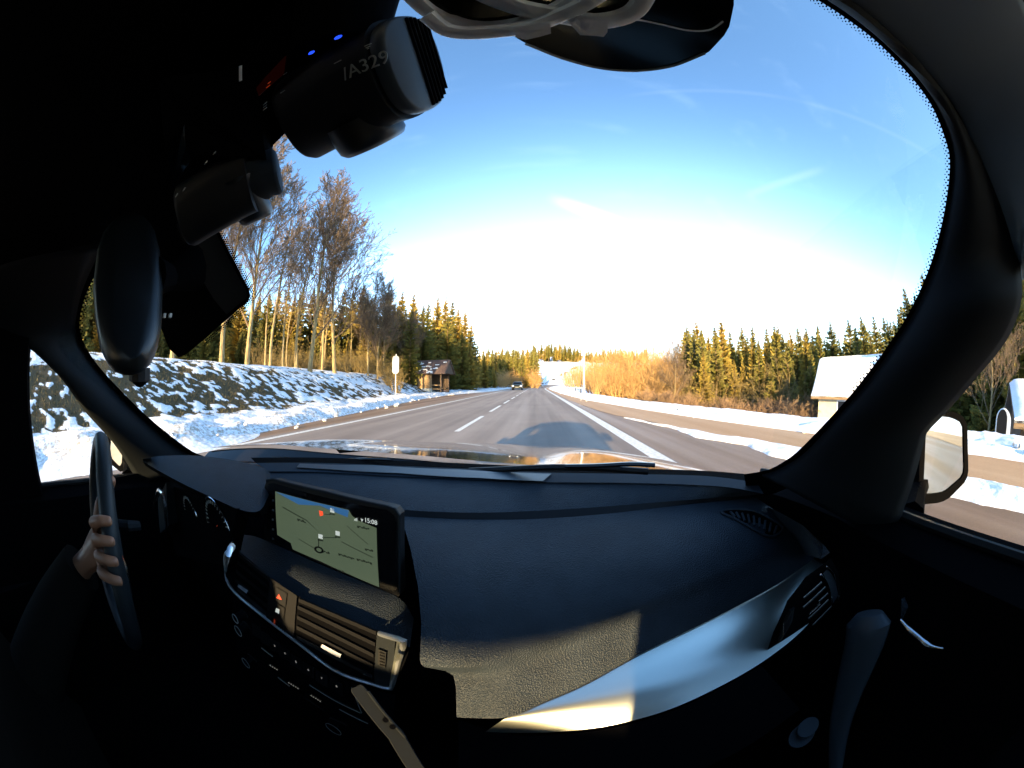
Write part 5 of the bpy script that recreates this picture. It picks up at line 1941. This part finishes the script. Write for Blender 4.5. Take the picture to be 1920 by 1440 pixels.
# radio and climate panel
M['backlit'] = mat('backlit_print', (0.4, 0.4, 0.38), 0.5, emit=(1.0, 0.95, 0.8), estr=0.06)
rt = [(436, 1108), (500, 1168), (560, 1214), (630, 1267), (697, 1292), (742, 1303)]
rb = [(445, 1290), (500, 1330), (560, 1370), (620, 1410), (680, 1450), (720, 1480)]
D['radio'] = patch(rt, rb, lambda px, py, u, v: P(px, py, y=lerp(.196, .150, v)), 30, 14)
radio = obj('radio_panel', D['radio'], M['gloss'], car)
ORIGIN[radio.name] = ORIGIN[car.name]
rbv = D['radio'].bvh()
digs = [('1', 481, 1184), ('2', 497, 1197), ('3', 515, 1211), ('4', 534, 1225), ('5', 555, 1241), ('6', 578, 1256), ('7', 603, 1272), ('8', 631, 1287)]
for k, (ch, a, b) in enumerate(digs):
    w = 8 + k * .55
    bt_ = obj('preset_button', plate(rbv, [(a - w, b - 13 - w * .35), (a + w, b - 13 + w * .75), (a + w, b + 9 + w * .75), (a - w, b + 9 - w * .4)], .005, .004), M['black'], radio, smooth=False)
    p = on(rbv, a, b, .0062)
    if k >= 2:
        text('digit', ch, .0075, p, (1, 0, -.12), (0, .2, 1), M['backlit'], radio)
for pts in ([(490, 1215), (511, 1231)], [(521, 1270), (543, 1287)], [(580, 1284), (626, 1313), (676, 1337)], [(659, 1289), (678, 1337)], [(636, 1330), (690, 1357)]):
    obj('panel_line', bar(rbv, pts, .003, .0009, 4), M['print'], radio)
for a, b, n_ in ((515, 1253, 4), (552, 1287, 5), (594, 1311, 5)):
    mb = MB()
    for k in range(n_):
        c = on(rbv, a + (k - n_ / 2) * 4.2, b + (k - n_ / 2) * 2.6, .004)
        mb.box(c, (.0022, .0006, .0032))
    obj('panel_lettering', mb, M['backlit'], radio, smooth=False)
obj('panel_mark', plate(rbv, [(568, 1303), (612, 1335), (606, 1333), (570, 1309)], .004, .002), M['pillar'], radio, smooth=False)
for a, b, r_ in ((630, 1362, .020), (454, 1180, .012), (467, 1240, .014), (449, 1157, .010)):
    c = on(rbv, a, b, .006)
    obj('knob', MB().disc(c, (0, -1, .25), r_ * .9, .012, 28), M['gloss'], radio)
    obj('knob_ring', MB().torus(c + Vector((0, -.012, .003)), (0, -1, .25), r_, .0008, 36, 6), M['print'], radio)

# --- passenger side vent
sv = [(1558, 1046), (1572, 1075), (1576, 1105), (1570, 1124), (1525, 1170), (1440, 1245), (1432, 1236), (1450, 1185), (1476, 1126), (1510, 1082)]
svp = MB().prism([P(a, b, y=.150) for a, b in sv], [P(a, b, y=.17) for a, b in sv])
svo = obj('side_vent', svp, M['deep'], car, smooth=False, recalc=True)
ORIGIN[svo.name] = ORIGIN[car.name]
sq = lambda a, b, o=0: P(a, b, y=.150 - o)
for a, b in (((1507, 1121), (1540, 1092)), ((1506, 1139), (1547, 1101)), ((1535, 1128), (1552, 1113)), ((1516, 1160), (1553, 1125)), ((1524, 1172), (1560, 1136))):
    obj('slat', MB().tube([sq(*a, .004), sq(*b, .004)], .0018, 6), M['black'], svo)
    obj('slat_edge', MB().tube([sq(a[0], a[1] - 1, .006), sq(b[0], b[1] - 1, .006)], .0005, 4), M['print'], svo)
obj('vent_tab', MB().tube([sq(1516, 1151, .008), sq(1537, 1132, .008)], .002, 6), M['chrome'], svo)
for c_ in ([(1539, 1077), (1549, 1090), (1556, 1110), (1560, 1135)], [(1550, 1062), (1562, 1076), (1571, 1095), (1575, 1118), (1571, 1124)]):
    obj('chrome_arc', MB().tube(resample([sq(a, b, .006) for a, b in c_], 14), .0011, 6), M['chrome'], svo)
ab = [(1543, 1075), (1553, 1066), (1566, 1088), (1572, 1116), (1562, 1131), (1557, 1105)]
obj('vent_shell', MB().prism([sq(a, b, .005) for a, b in ab], [sq(a, b, .001) for a, b in ab]), M['dash'], svo, smooth=False, recalc=True)
for k in range(5):
    obj('wheel_dot', MB().disc(sq(1470 - .3 * k, 1169 + k * 5, .006), (0, -1, 0), .0012, .001, 8), M['chrome'], svo)
obj('wheel_band', MB().tube([sq(1484, 1140, .0), sq(1474, 1165, .001), (sq(1462, 1200, .0))], [.004, .008, .003], 8), M['pillar'], svo)

# --- passenger door fittings
gh = [(1630, 1150), (1622, 1200), (1606, 1250), (1590, 1300), (1577, 1350), (1570, 1400), (1566, 1450)]
obj('grab_handle', MB().tube(resample([P(a, b, x=.40) for a, b in gh], 20), [.012 + .026 * (1 - k / 19) ** 1.2 if k else .022 for k in range(20)], 14, flat=(Vector((1, 0, 0)), .55)), M['handle'], car)
obj('door_lever', MB().tube(resample([P(1688, 1162, x=.43), P(1702, 1178, x=.43), (P(1722, 1195, x=.43)), P(1740, 1210, x=.43), P(1768, 1216, x=.43)], 16), [.0015, .002, .002, .0025, .003, .003, .003, .003, .003, .0035, .004, .003, .002, .0015, .001, .001], 8), M['chrome'], car)
obj('lever_recess', MB().tube([P(1693, 1122, x=.44), P(1696, 1140, x=.44), P(1690, 1162, x=.44)], [.003, .006, .002], 8), M['dash'], car)
kc = P(1512, 1366, z=-.44)
obj('door_pin', MB().disc(kc, ray(1512, 1366) * -1 + Vector((0, 0, .6)), .016, .012, 24), M['handle'], car)
obj('door_pin_base', MB().disc(P(1502, 1380, z=-.455), ray(1512, 1366) * -1 + Vector((0, 0, .6)), .020, .006, 24), M['handle'], car)

# --- steering wheel
M['wheel'] = mat('wheel_leather', (0.012, 0.015, 0.017), 0.5, spec=0.25, bump=0.3, bscale=500, bdist=0.0006)
wc = rel(-.70, -.02, -.268)
wnrm = Vector((0, -.953, .303))
WR = .178
wheel = obj('steering_wheel', MB().torus(wc, wnrm, WR, .0175, 64, 14), M['wheel'], car)
ORIGIN[wheel.name] = ORIGIN[car.name]
hub = wc - wnrm * .035
obj('hub', MB().disc(hub, wnrm, .065, .03, 28), M['black'], wheel)
for d in (Vector((1, 0, 0)), Vector((-1, 0, 0)), Vector((0, -.303, -.953))):
    obj('spoke', MB().tube(resample([hub + d * .055 + wnrm * .015, hub + d * .11 + wnrm * .018, wc + d * WR * .97], 8), [.022, .02, .018, .016, .014, .013, .012, .011], 8, flat=(wnrm, .45)), M['black'], wheel)
obj('spoke_trim', MB().tube(resample([P(226, 1035, x=-.52), P(236, 1066, x=-.52), P(249, 1118, x=-.52)], 10), [.0008, .002, .0033, .004, .004, .0035, .003, .002, .0012, .0005], 8), M['chrome'], wheel)
obj('stalk', MB().tube([P(214, 978, x=-.60), P(225, 984, x=-.58), P(262, 985, x=-.56)], [.006, .009, .007], 8), M['pillar'], car)
obj('stalk', MB().tube([P(240, 987, x=-.56), P(263, 986, x=-.56)], [.008, .007], 8), M['pillar'], car)

# --- door mirrors
def door_mirror(glass, hous, p0, nrm, label, depth, fx):
    n_ = Vector(nrm).normalized()
    g = [P_plane(a, b, p0, n_) for a, b in resample2(glass, 36)]
    h = [P_plane(a, b, Vector(p0) + n_ * .004, n_) for a, b in resample2(hous, 36)]
    hb = [p - n_ * .02 for p in h]
    c = sum(h, Vector()) / len(h)
    ring2 = [c + (p - c) * .92 - n_ * depth * .55 for p in h]
    ring3 = [c + (p - c) * .55 - n_ * depth for p in h]
    mb = MB().grid([[p - n_ * .004 for p in g], [p + n_ * .003 for p in g], h, hb, ring2, ring3], close_u=True)
    o0 = len(mb.v); mb.f.append(tuple(range(o0 - 36, o0)))
    ho = obj('door_mirror', mb, M['deep'], car, angle=50, recalc=True)
    ORIGIN[ho.name] = ORIGIN[car.name]
    tag(ho, label, None)
    mm = MB(); mm.v = [tuple(p) for p in g]; mm.f = [tuple(range(36))]
    obj('mirror_glass', mm, M['mirror'], ho, smooth=False)
    foot = c - n_ * depth * .4 + Vector((-fx * .10, 0, -.055))
    obj('mirror_arm', MB().tube([c - n_ * depth * .5 + Vector((-fx * .05, 0, -.045)), foot, foot + Vector((-fx * .10, -.02, -.01))], [.025, .02, .03], 8), M['deep'], ho)


def resample2(pts, n):
    return [(p.x, p.y) for p in resample([(a, b, 0) for a, b in pts], n, closed=True, smooth=False)]


door_mirror([(1735, 800), (1744, 790), (1759, 780), (1785, 783), (1800, 790), (1805, 800), (1807, 884), (1802, 895), (1772, 921), (1760, 924), (1732, 926), (1730, 915)],
            [(1727, 796), (1740, 780), (1757, 770), (1790, 772), (1808, 782), (1814, 800), (1816, 890), (1808, 906), (1778, 936), (1762, 943), (1726, 946), (1722, 920)],
            (.74, .105, -.13), (-.53, -.845, .06), 'passenger door mirror reflecting road and snow', .11, 1)
door_mirror([(208, 806), (216, 813), (224, 830), (230, 848), (229, 869), (224, 875), (210, 861), (206, 848)],
            [(202, 797), (216, 802), (230, 828), (238, 850), (236, 876), (227, 886), (205, 868), (198, 840)],
            (-1.33, .125, -.20), (.553, -.832, .04), 'driver door mirror reflecting the snowy bank', .11, -1)

# --- rear-view mirror
M['satin'] = mat('satin_black', (0.004, 0.005, 0.006), 0.38, spec=0.3)
RM = [(182, 470), (196, 430), (225, 402), (262, 398), (288, 425), (300, 470), (305, 540), (303, 610), (294, 660), (278, 690), (255, 703), (225, 704), (205, 690), (188, 655), (178, 600), (174, 540)]
RMr = resample2(RM, 40)
d_rm = lambda a, b: .34 - .05 * (b - 550) / 150
f0 = [P(a, b, d=d_rm(a, b)) for a, b in RMr]
cx_, cy_ = 240, 550
f1 = [P(lerp(cx_, a, .9), lerp(cy_, b, .95), d=d_rm(a, b) - .012) for a, b in RMr]
f2 = [P(lerp(cx_ + 14, a, .55), lerp(cy_, b, .8), d=d_rm(a, b) - .020) for a, b in RMr]
b1 = [P(lerp(cx_, a, .96), lerp(cy_, b, .98), d=d_rm(a, b) + .02) for a, b in RMr]
b2 = [P(lerp(cx_, a, .6), lerp(cy_, b, .8), d=d_rm(a, b) + .04) for a, b in RMr]
mb = MB().grid([b2, b1, f0, f1, f2], close_u=True)
n0 = len(mb.v)
mb.f.append(tuple(range(n0 - 40, n0))); mb.f.append(tuple(reversed(range(0, 40))))
rvm = obj('rear_view_mirror', mb, M['satin'], car, angle=70, recalc=True)
tag(rvm, 'black interior rear-view mirror seen edge on', None)
ORIGIN[rvm.name] = ORIGIN[car.name]
obj('mirror_button', MB().tube([P(262, 690, d=.32), P(262, 712, d=.32), P(262, 719, d=.322)], [.012, .012, .006], 10), M['black'], rvm)
obj('mirror_foot', MB().tube([P(290, 520, d=.36), P(320, 520, d=.38), P(360, 500, d=.40)], [.02, .014, .03], 10), M['deep'], rvm)
for a in (308, 319):
    obj('foot_lamp', MB().box(P(a, 592, d=.355), (.006, .003, .004)), M['print'], rvm, smooth=False)
# ------------------------------------------------------------------ things carried in the cabin
def frame_from(o, right, down):
    """axes from three traced points"""
    u = (right - o).normalized()
    w = (down - o); w = (w - u * w.dot(u)).normalized()
    n = u.cross(w)
    if n.dot(CAM - o) < 0: n = -n
    return u, w, n


def stadium(hw, hd, n=40, pw=3.2):
    out = []
    for k in range(n):
        a = 2 * math.pi * k / n
        c, s = math.cos(a), math.sin(a)
        out.append((hw * math.copysign(abs(c) ** (2 / pw), c), hd * math.copysign(abs(s) ** (2 / pw), s)))
    return out


# dash camera with its model number on the back
Lp = P(520, 250, d=.240); Rp = P(790, 108, d=.178)
dm = ((Lp + Rp) / 2 - CAM).length
u, w, n = frame_from((Lp + Rp) / 2, Rp, P(686, 258, d=dm * .985))
Lh = (Rp - Lp).length
dc = thing('dashcam', P(650, 60, d=.23), 'black dashcam with A329 printed on its back hanging from the windscreen', 'dashcam', 'dashcams')
cen = (Lp + Rp) / 2
mb = MB()
prof = stadium(.037, .0215, 48, 2.6)
SH, TB = .36, .235                       # the right end is cut at a slant
rows = []
for t, s in ((-.5, .55), (-.49, .78), (-.46, .93), (-.42, 1.0), (-.1, 1.0), (.05, 1.0)):
    rows.append([cen + u * Lh * t + w * a * s - n * (.0215 - b * s) for a, b in prof])
rows.append([cen + u * (Lh * TB + SH * (.0215 - b)) + w * a - n * (.0215 - b) for a, b in prof])
mb.grid(rows, close_u=True)
mb.f.append(tuple(reversed(range(0, 48))))
mb.f.append(tuple(range(len(mb.v) - 48, len(mb.v))))
obj('body', mb, M['black'], dc, angle=50, recalc=True)
endc = MB()
rows = []
for e, s in ((.002, .93), (.004, .955), (.008, .955), (.0105, .92), (.011, .88)):
    rows.append([cen + u * (Lh * TB + e + SH * (.0215 - b * s)) + w * a * s - n * (.0215 - b * s) for a, b in prof])
endc.grid(rows, close_u=True)
endc.f.append(tuple(range(len(endc.v) - 48, len(endc.v)))); endc.f.append(tuple(reversed(range(48))))
ec = obj('end_cap', endc, M['handle'], dc, angle=50, recalc=True)
ORIGIN[ec.name] = ORIGIN[dc.name]
for k in range(6):
    dpt = .0225 + .0030 * k
    hl = .0325 * (1 - abs((dpt - .0215) / .0205) ** 2.6) ** (1 / 2.6)
    q = cen + u * (Lh * TB + .0115 + SH * dpt) - n * dpt
    obj('vent_rib', MB().tube([q - w * hl, q + w * hl], .0009, 6), M['deep'], ec)
# lens barrel under the body
lc0 = cen + w * .033 - n * .024 - u * .006
ax = (w - n * .25).normalized()
ln = MB()
rows = []
lx = u; ly = n
for t, r_ in ((-.012, .023), (.004, .0245), (.010, .0245), (.014, .022), (.016, .012)):
    rows.append([lc0 + ax * t + (lx * math.cos(2 * math.pi * k / 32) + ly * math.sin(2 * math.pi * k / 32)) * r_ for k in range(32)])
ln.grid(rows, close_u=True)
ln.f.append(tuple(range(len(ln.v) - 32, len(ln.v))))
obj('lens', ln, M['satin'], dc, angle=60, recalc=True)
obj('bracket', MB().tube([cen - n * .02 - w * .03, cen - n * .05 - w * .09 + u * .01], [.03, .035], 12), M['deep'], dc)
face = lambda px, py, off=.0006: P_plane(px, py, (cen - CAM) + n * off, n)
dirx = face(720, 110) - face(660, 135)
diry = -w
text('model_lettering', '/A329', .0120, face(684, 123), dirx, diry, M['print'], dc)


def lozenge(name, a, b, hw, hh, m):
    c = face(a, b, .0012); du = dirx.normalized(); dv = -w
    obj(name, MB().prism([c + du * hw * math.cos(k * .628) + dv * hh * math.sin(k * .628) for k in range(10)], [c - n * .001 + du * hw * math.cos(k * .628) + dv * hh * math.sin(k * .628) for k in range(10)]), m, dc, smooth=False, recalc=True)


lozenge('indicator_lamp', 633, 70, .0024, .0011, M['led_blue'])
lozenge('indicator_lamp', 583, 99, .0021, .0010, M['led_blue'])
dk = M['print']
for k in range(3):
    c = face(497, 194 + k * 5)
    obj('menu_mark', MB().box(c, (.0001, .0001, .0001)).tube([c - dirx.normalized() * .0022, c + dirx.normalized() * .0022], .0003, 4), dk, dc)
for a, b, l_ in ((690, 84, .004), (690, 88, .0026), (690, 91, .0012), (633, 116, .005), (530, 172, .004), (505, 155, .003), (503, 162, .004), (535, 138, .003)):
    c = face(a, b)
    obj('key_mark', MB().tube([c - dirx.normalized() * l_ / 2, c + dirx.normalized() * l_ / 2], .00035, 4), dk if a > 520 else M['led_red'], dc)
rc = [face(480, 165), face(535, 105), (face(530, 140)), face(485, 180)]
obj('status_screen', MB().prism(rc, [p - n * .0012 for p in rc]), mat('dim_red_screen', (.012, .001, .0), .6, spec=0.05, emit=(.3, .02, .01), estr=.004), dc, smooth=False, recalc=True)

# second camera, lower and nearer the mirror
d2 = thing('small_dashcam', P(430, 340, d=.30), 'smaller black dashcam with a tilted glossy screen beside the mirror', 'dashcam', 'dashcams')
L2 = P(345, 400, d=.29); R2 = P(500, 318, d=.27)
u2, w2, n2 = frame_from(L2, R2, P(400, 460, d=.28))
c2_ = (L2 + R2) / 2; l2 = (R2 - L2).length
pr2 = stadium(.030, .022, 36, 3)
mb = MB()
mb.grid([[c2_ + u2 * l2 * t + w2 * a * s - n2 * (.02 - b * s) for a, b in pr2] for t, s in ((-.62, .6), (-.60, .9), (-.55, 1), (.28, 1))], close_u=True)
mb.f.append(tuple(reversed(range(36)))); mb.f.append(tuple(range(len(mb.v) - 36, len(mb.v))))
obj('body', mb, M['black'], d2, angle=50, recalc=True)
bc = P(497, 322, d=.285)
bm_ = MB()
rows = []
for t, r_ in ((-.03, .024), (-.002, .025), (.001, .0225), (.008, .0225), (.011, .020)):
    rows.append([bc + (u2 + w2 * .25).normalized() * t + (w2 * math.cos(2 * math.pi * k / 32) + n2 * math.sin(2 * math.pi * k / 32)) * r_ - n2 * .012 for k in range(32)])
bm_.grid(rows, close_u=True); bm_.f.append(tuple(range(len(bm_.v) - 32, len(bm_.v))))
obj('barrel', bm_, M['pillar'], d2, angle=50, recalc=True)
lc = P(470, 385, d=.30)
rows = []
axl = (P(475, 415, d=.31) - P(440, 350, d=.29)).normalized()
for t, r_ in ((-.03, .017), (.006, .0175), (.016, .0165), (.02, .013)):
    rows.append([lc + axl * t + (u2 * math.cos(2 * math.pi * k / 28) + n2 * math.sin(2 * math.pi * k / 28)) * r_ for k in range(28)])
ml = MB().grid(rows, close_u=True); ml.f.append(tuple(range(len(ml.v) - 28, len(ml.v))))
obj('lens', ml, M['satin'], d2, angle=60, recalc=True)
SQ = [(314, 274), (346, 232), (348, 278), (366, 288), (323, 356)]
obj('screen', MB().prism([P(a, b, d=.272) for a, b in SQ], [P(a, b, d=.276) for a, b in SQ]), mat('mirror_screen', (.35, .42, .45), .06, metal=1.0), d2, smooth=False)
BKX = [(300, 150), (480, 130), (500, 300), (350, 290), (346, 232), (310, 276)]
obj('casing', MB().prism([P(a, b, d=.277) for a, b in BKX], [P(a, b, d=.31) for a, b in BKX]), M['deep'], d2, smooth=False)
for a, b in ((386, 305), (345, 355), (331, 366), (402, 287)):
    obj('key_mark', MB().box(P(a, b, d=.262), (.003, .0005, .002)), M['print'], d2, smooth=False)
obj('neck', MB().tube([P(450, 300, d=.31), P(470, 150, d=.33)], [.03, .04], 12), M['deep'], d2)
obj('cable_end', MB().tube([P(451, 123, d=.25), P(451, 152, d=.25)], .0012, 6), M['white'], d2)

# round plate over the lens with tied white cables
OV = [(800, 45), (835, 62), (900, 56), (960, 66), (990, 84), (1050, 111), (1120, 130), (1190, 136), (1260, 127), (1325, 102), (1366, 58), (1378, 0), (1365, -60), (1310, -130), (1200, -190), (1050, -200), (900, -150), (820, -60), (795, 0)]
mt = thing('camera_mount', rel(0, .06, .13), 'round black mounting plate with tied white cables under the windscreen top', 'mount')
ring = resample2(OV, 72)
obj('plate', MB().prism([P(a, b, z=.118) for a, b in ring], [P(a, b, z=.134) for a, b in ring]), M['gloss'], mt, angle=30, recalc=True)
obj('plate_rim', MB().tube(resample([P(a, b, z=.1175) for a, b in ((985, 82), (1050, 108), (1120, 127), (1190, 133), (1260, 124), (1322, 100))], 30), .0006, 6), M['print'], mt)
up_ = Vector((0, 0, 1))


def ribbon(name, pts, wd, z):
    q = resample([P(a, b, z=z) for a, b in pts], 30)
    m_ = MB().tube(q, wd, 8, flat=(up_, .75))
    obj(name, m_, M['white'], mt)


ribbon('cable', [(770, -10), (800, 18), (840, 40), (880, 52), (927, 54), (985, 44), (1040, 22), (1100, -12)], [.0030] * 8 + [.0036] * 22, .1165)
ribbon('cable', [(890, -20), (930, -2), (975, 14), (1010, 22), (1070, 33), (1115, 40), (1160, 34), (1192, 18), (1212, -14)], .0036, .1145)
ribbon('cable', [(800, 28), (835, 55), (880, 62), (940, 58), (1000, 48), (1080, 16), (1140, -20)], .0030, .1125)
ribbon('thin_wire', [(1150, 36), (1200, 38), (1240, 46), (1290, 57), (1330, 56), (1356, 40)], .0004, .1168)
for q in ([(962, 52), (1032, 42), (1033, 63), (1012, 69), (986, 75), (968, 70)], [(1068, 44), (1080, 36), (1140, 38), (1139, 60), (1132, 69), (1088, 66)]):
    obj('clip', MB().prism([P(a, b, z=.108) for a, b in q], [P(a, b, z=.1165) for a, b in q]), M['white'], mt, smooth=False, recalc=True)

# steel arm rising from the console
arm = thing('support_arm', P(760, 1400, d=.42), 'slanted grey metal support arm with two holes in front of the radio', 'bracket')
A0, A1, A2 = P(668, 1288, d=.33), P(742, 1378, d=.335), P(800, 1470, d=.35)
dirn = (A1 - A0).normalized(); perp = dirn.cross(ray(720, 1340)).normalized(); dp = ray(720, 1340)
pr = [(-.0075, 0), (-.0065, -.004), (.0065, -.004), (.0075, 0), (.0075, .005), (-.0075, .005)]
rows = []
for p, k in ((A0, .8), (A0.lerp(A1, .05), 1), (A1, 1.15), (A1.lerp(A2, .5), 1.1), (A2, 1.0)):
    rows.append([p + perp * a * k + dp * b for a, b in pr])
mb = MB().grid(rows, close_u=True); mb.f.append(tuple(range(6)))
obj('bar', mb, M['pillar'], arm, angle=30, recalc=True)
for px, py in ((723, 1350), (736, 1363)):
    q = P(px, py, d=.327)
    obj('hole', MB().disc(q, -dp, .0028, .001, 14), M['deep'], arm)
obj('rib', MB().tube([P(690, 1296, d=.325), P(760, 1382, d=.33)], .0016, 6), M['pillar'], arm)

# driver's hand on the wheel rim
def driver_hand():
    t = bpy.data.meshes.new('person')
    bm = bmesh.new()
    sk = bm.verts.layers.skin.verify()

    def chain(pts, start=None):
        prev = start
        out = []
        for p, r_ in pts:
            v = bm.verts.new(p); v[sk].radius = (r_, r_)
            if prev is not None: bm.edges.new((prev, v))
            prev = v; out.append(v)
        return out
    # right hand on the near side of the rim: palm inside the wheel, knuckles towards the driver
    e1 = Vector((0, .303, .953))
    out_ = Vector((1, 0, 0))
    g0 = R(14)
    rim = lambda a: wc + (out_ * math.cos(a) + e1 * math.sin(a)) * WR
    r0 = (rim(g0) - wc).normalized()
    palm_c = rim(g0) + wnrm * .022 - r0 * .050
    wrist = palm_c + Vector((-.05, -.055, -.035))
    elbow = wrist + Vector((-.06, -.22, -.13))
    root = chain([(palm_c, .020)])[0]
    root[sk].use_root = True
    chain([(wrist, .022), (wrist.lerp(elbow, .4), .032), (elbow, .042)], root)
    for k in range(4):
        a = g0 + R(14 - 7.6 * k)
        c = rim(a); rad = (c - wc).normalized()
        L_ = (1, 1.06, 1.0, .85)[k]
        chain([(c + wnrm * .024 - rad * .026, .0100), (c + wnrm * .031 - rad * .004, .0102), (c + rad * .021 + wnrm * .017 * L_, .0085), (c + rad * .027 - wnrm * .004 * L_, .0072)], root)
    c = rim(g0 + R(30)); rad = (c - wc).normalized()
    chain([(c + wnrm * .010 - rad * .036, .011), (c - wnrm * .008 - rad * .026 + e1 * .015, .010), (c - wnrm * .016 - rad * .010 + e1 * .03, .0085)], root)
    bm.to_mesh(t); bm.free()
    t.materials.append(M['skin'])
    o = bpy.data.objects.new('person', t)
    COL.objects.link(o)
    s = o.modifiers.new('skin', 'SKIN'); s.use_smooth_shade = True
    sb_ = o.modifiers.new('smooth', 'SUBSURF'); sb_.levels = 2; sb_.render_levels = 2
    tag(o, 'hand of the driver closed around the steering wheel rim', 'person')
    sleeve = MB().tube([wrist.lerp(elbow, .02), wrist.lerp(elbow, .45), elbow + Vector((.01, -.06, -.03))], [.042, .05, .062], 16)
    so = obj('sleeve', sleeve, M['cloth'], None)
    so.parent = o


driver_hand()
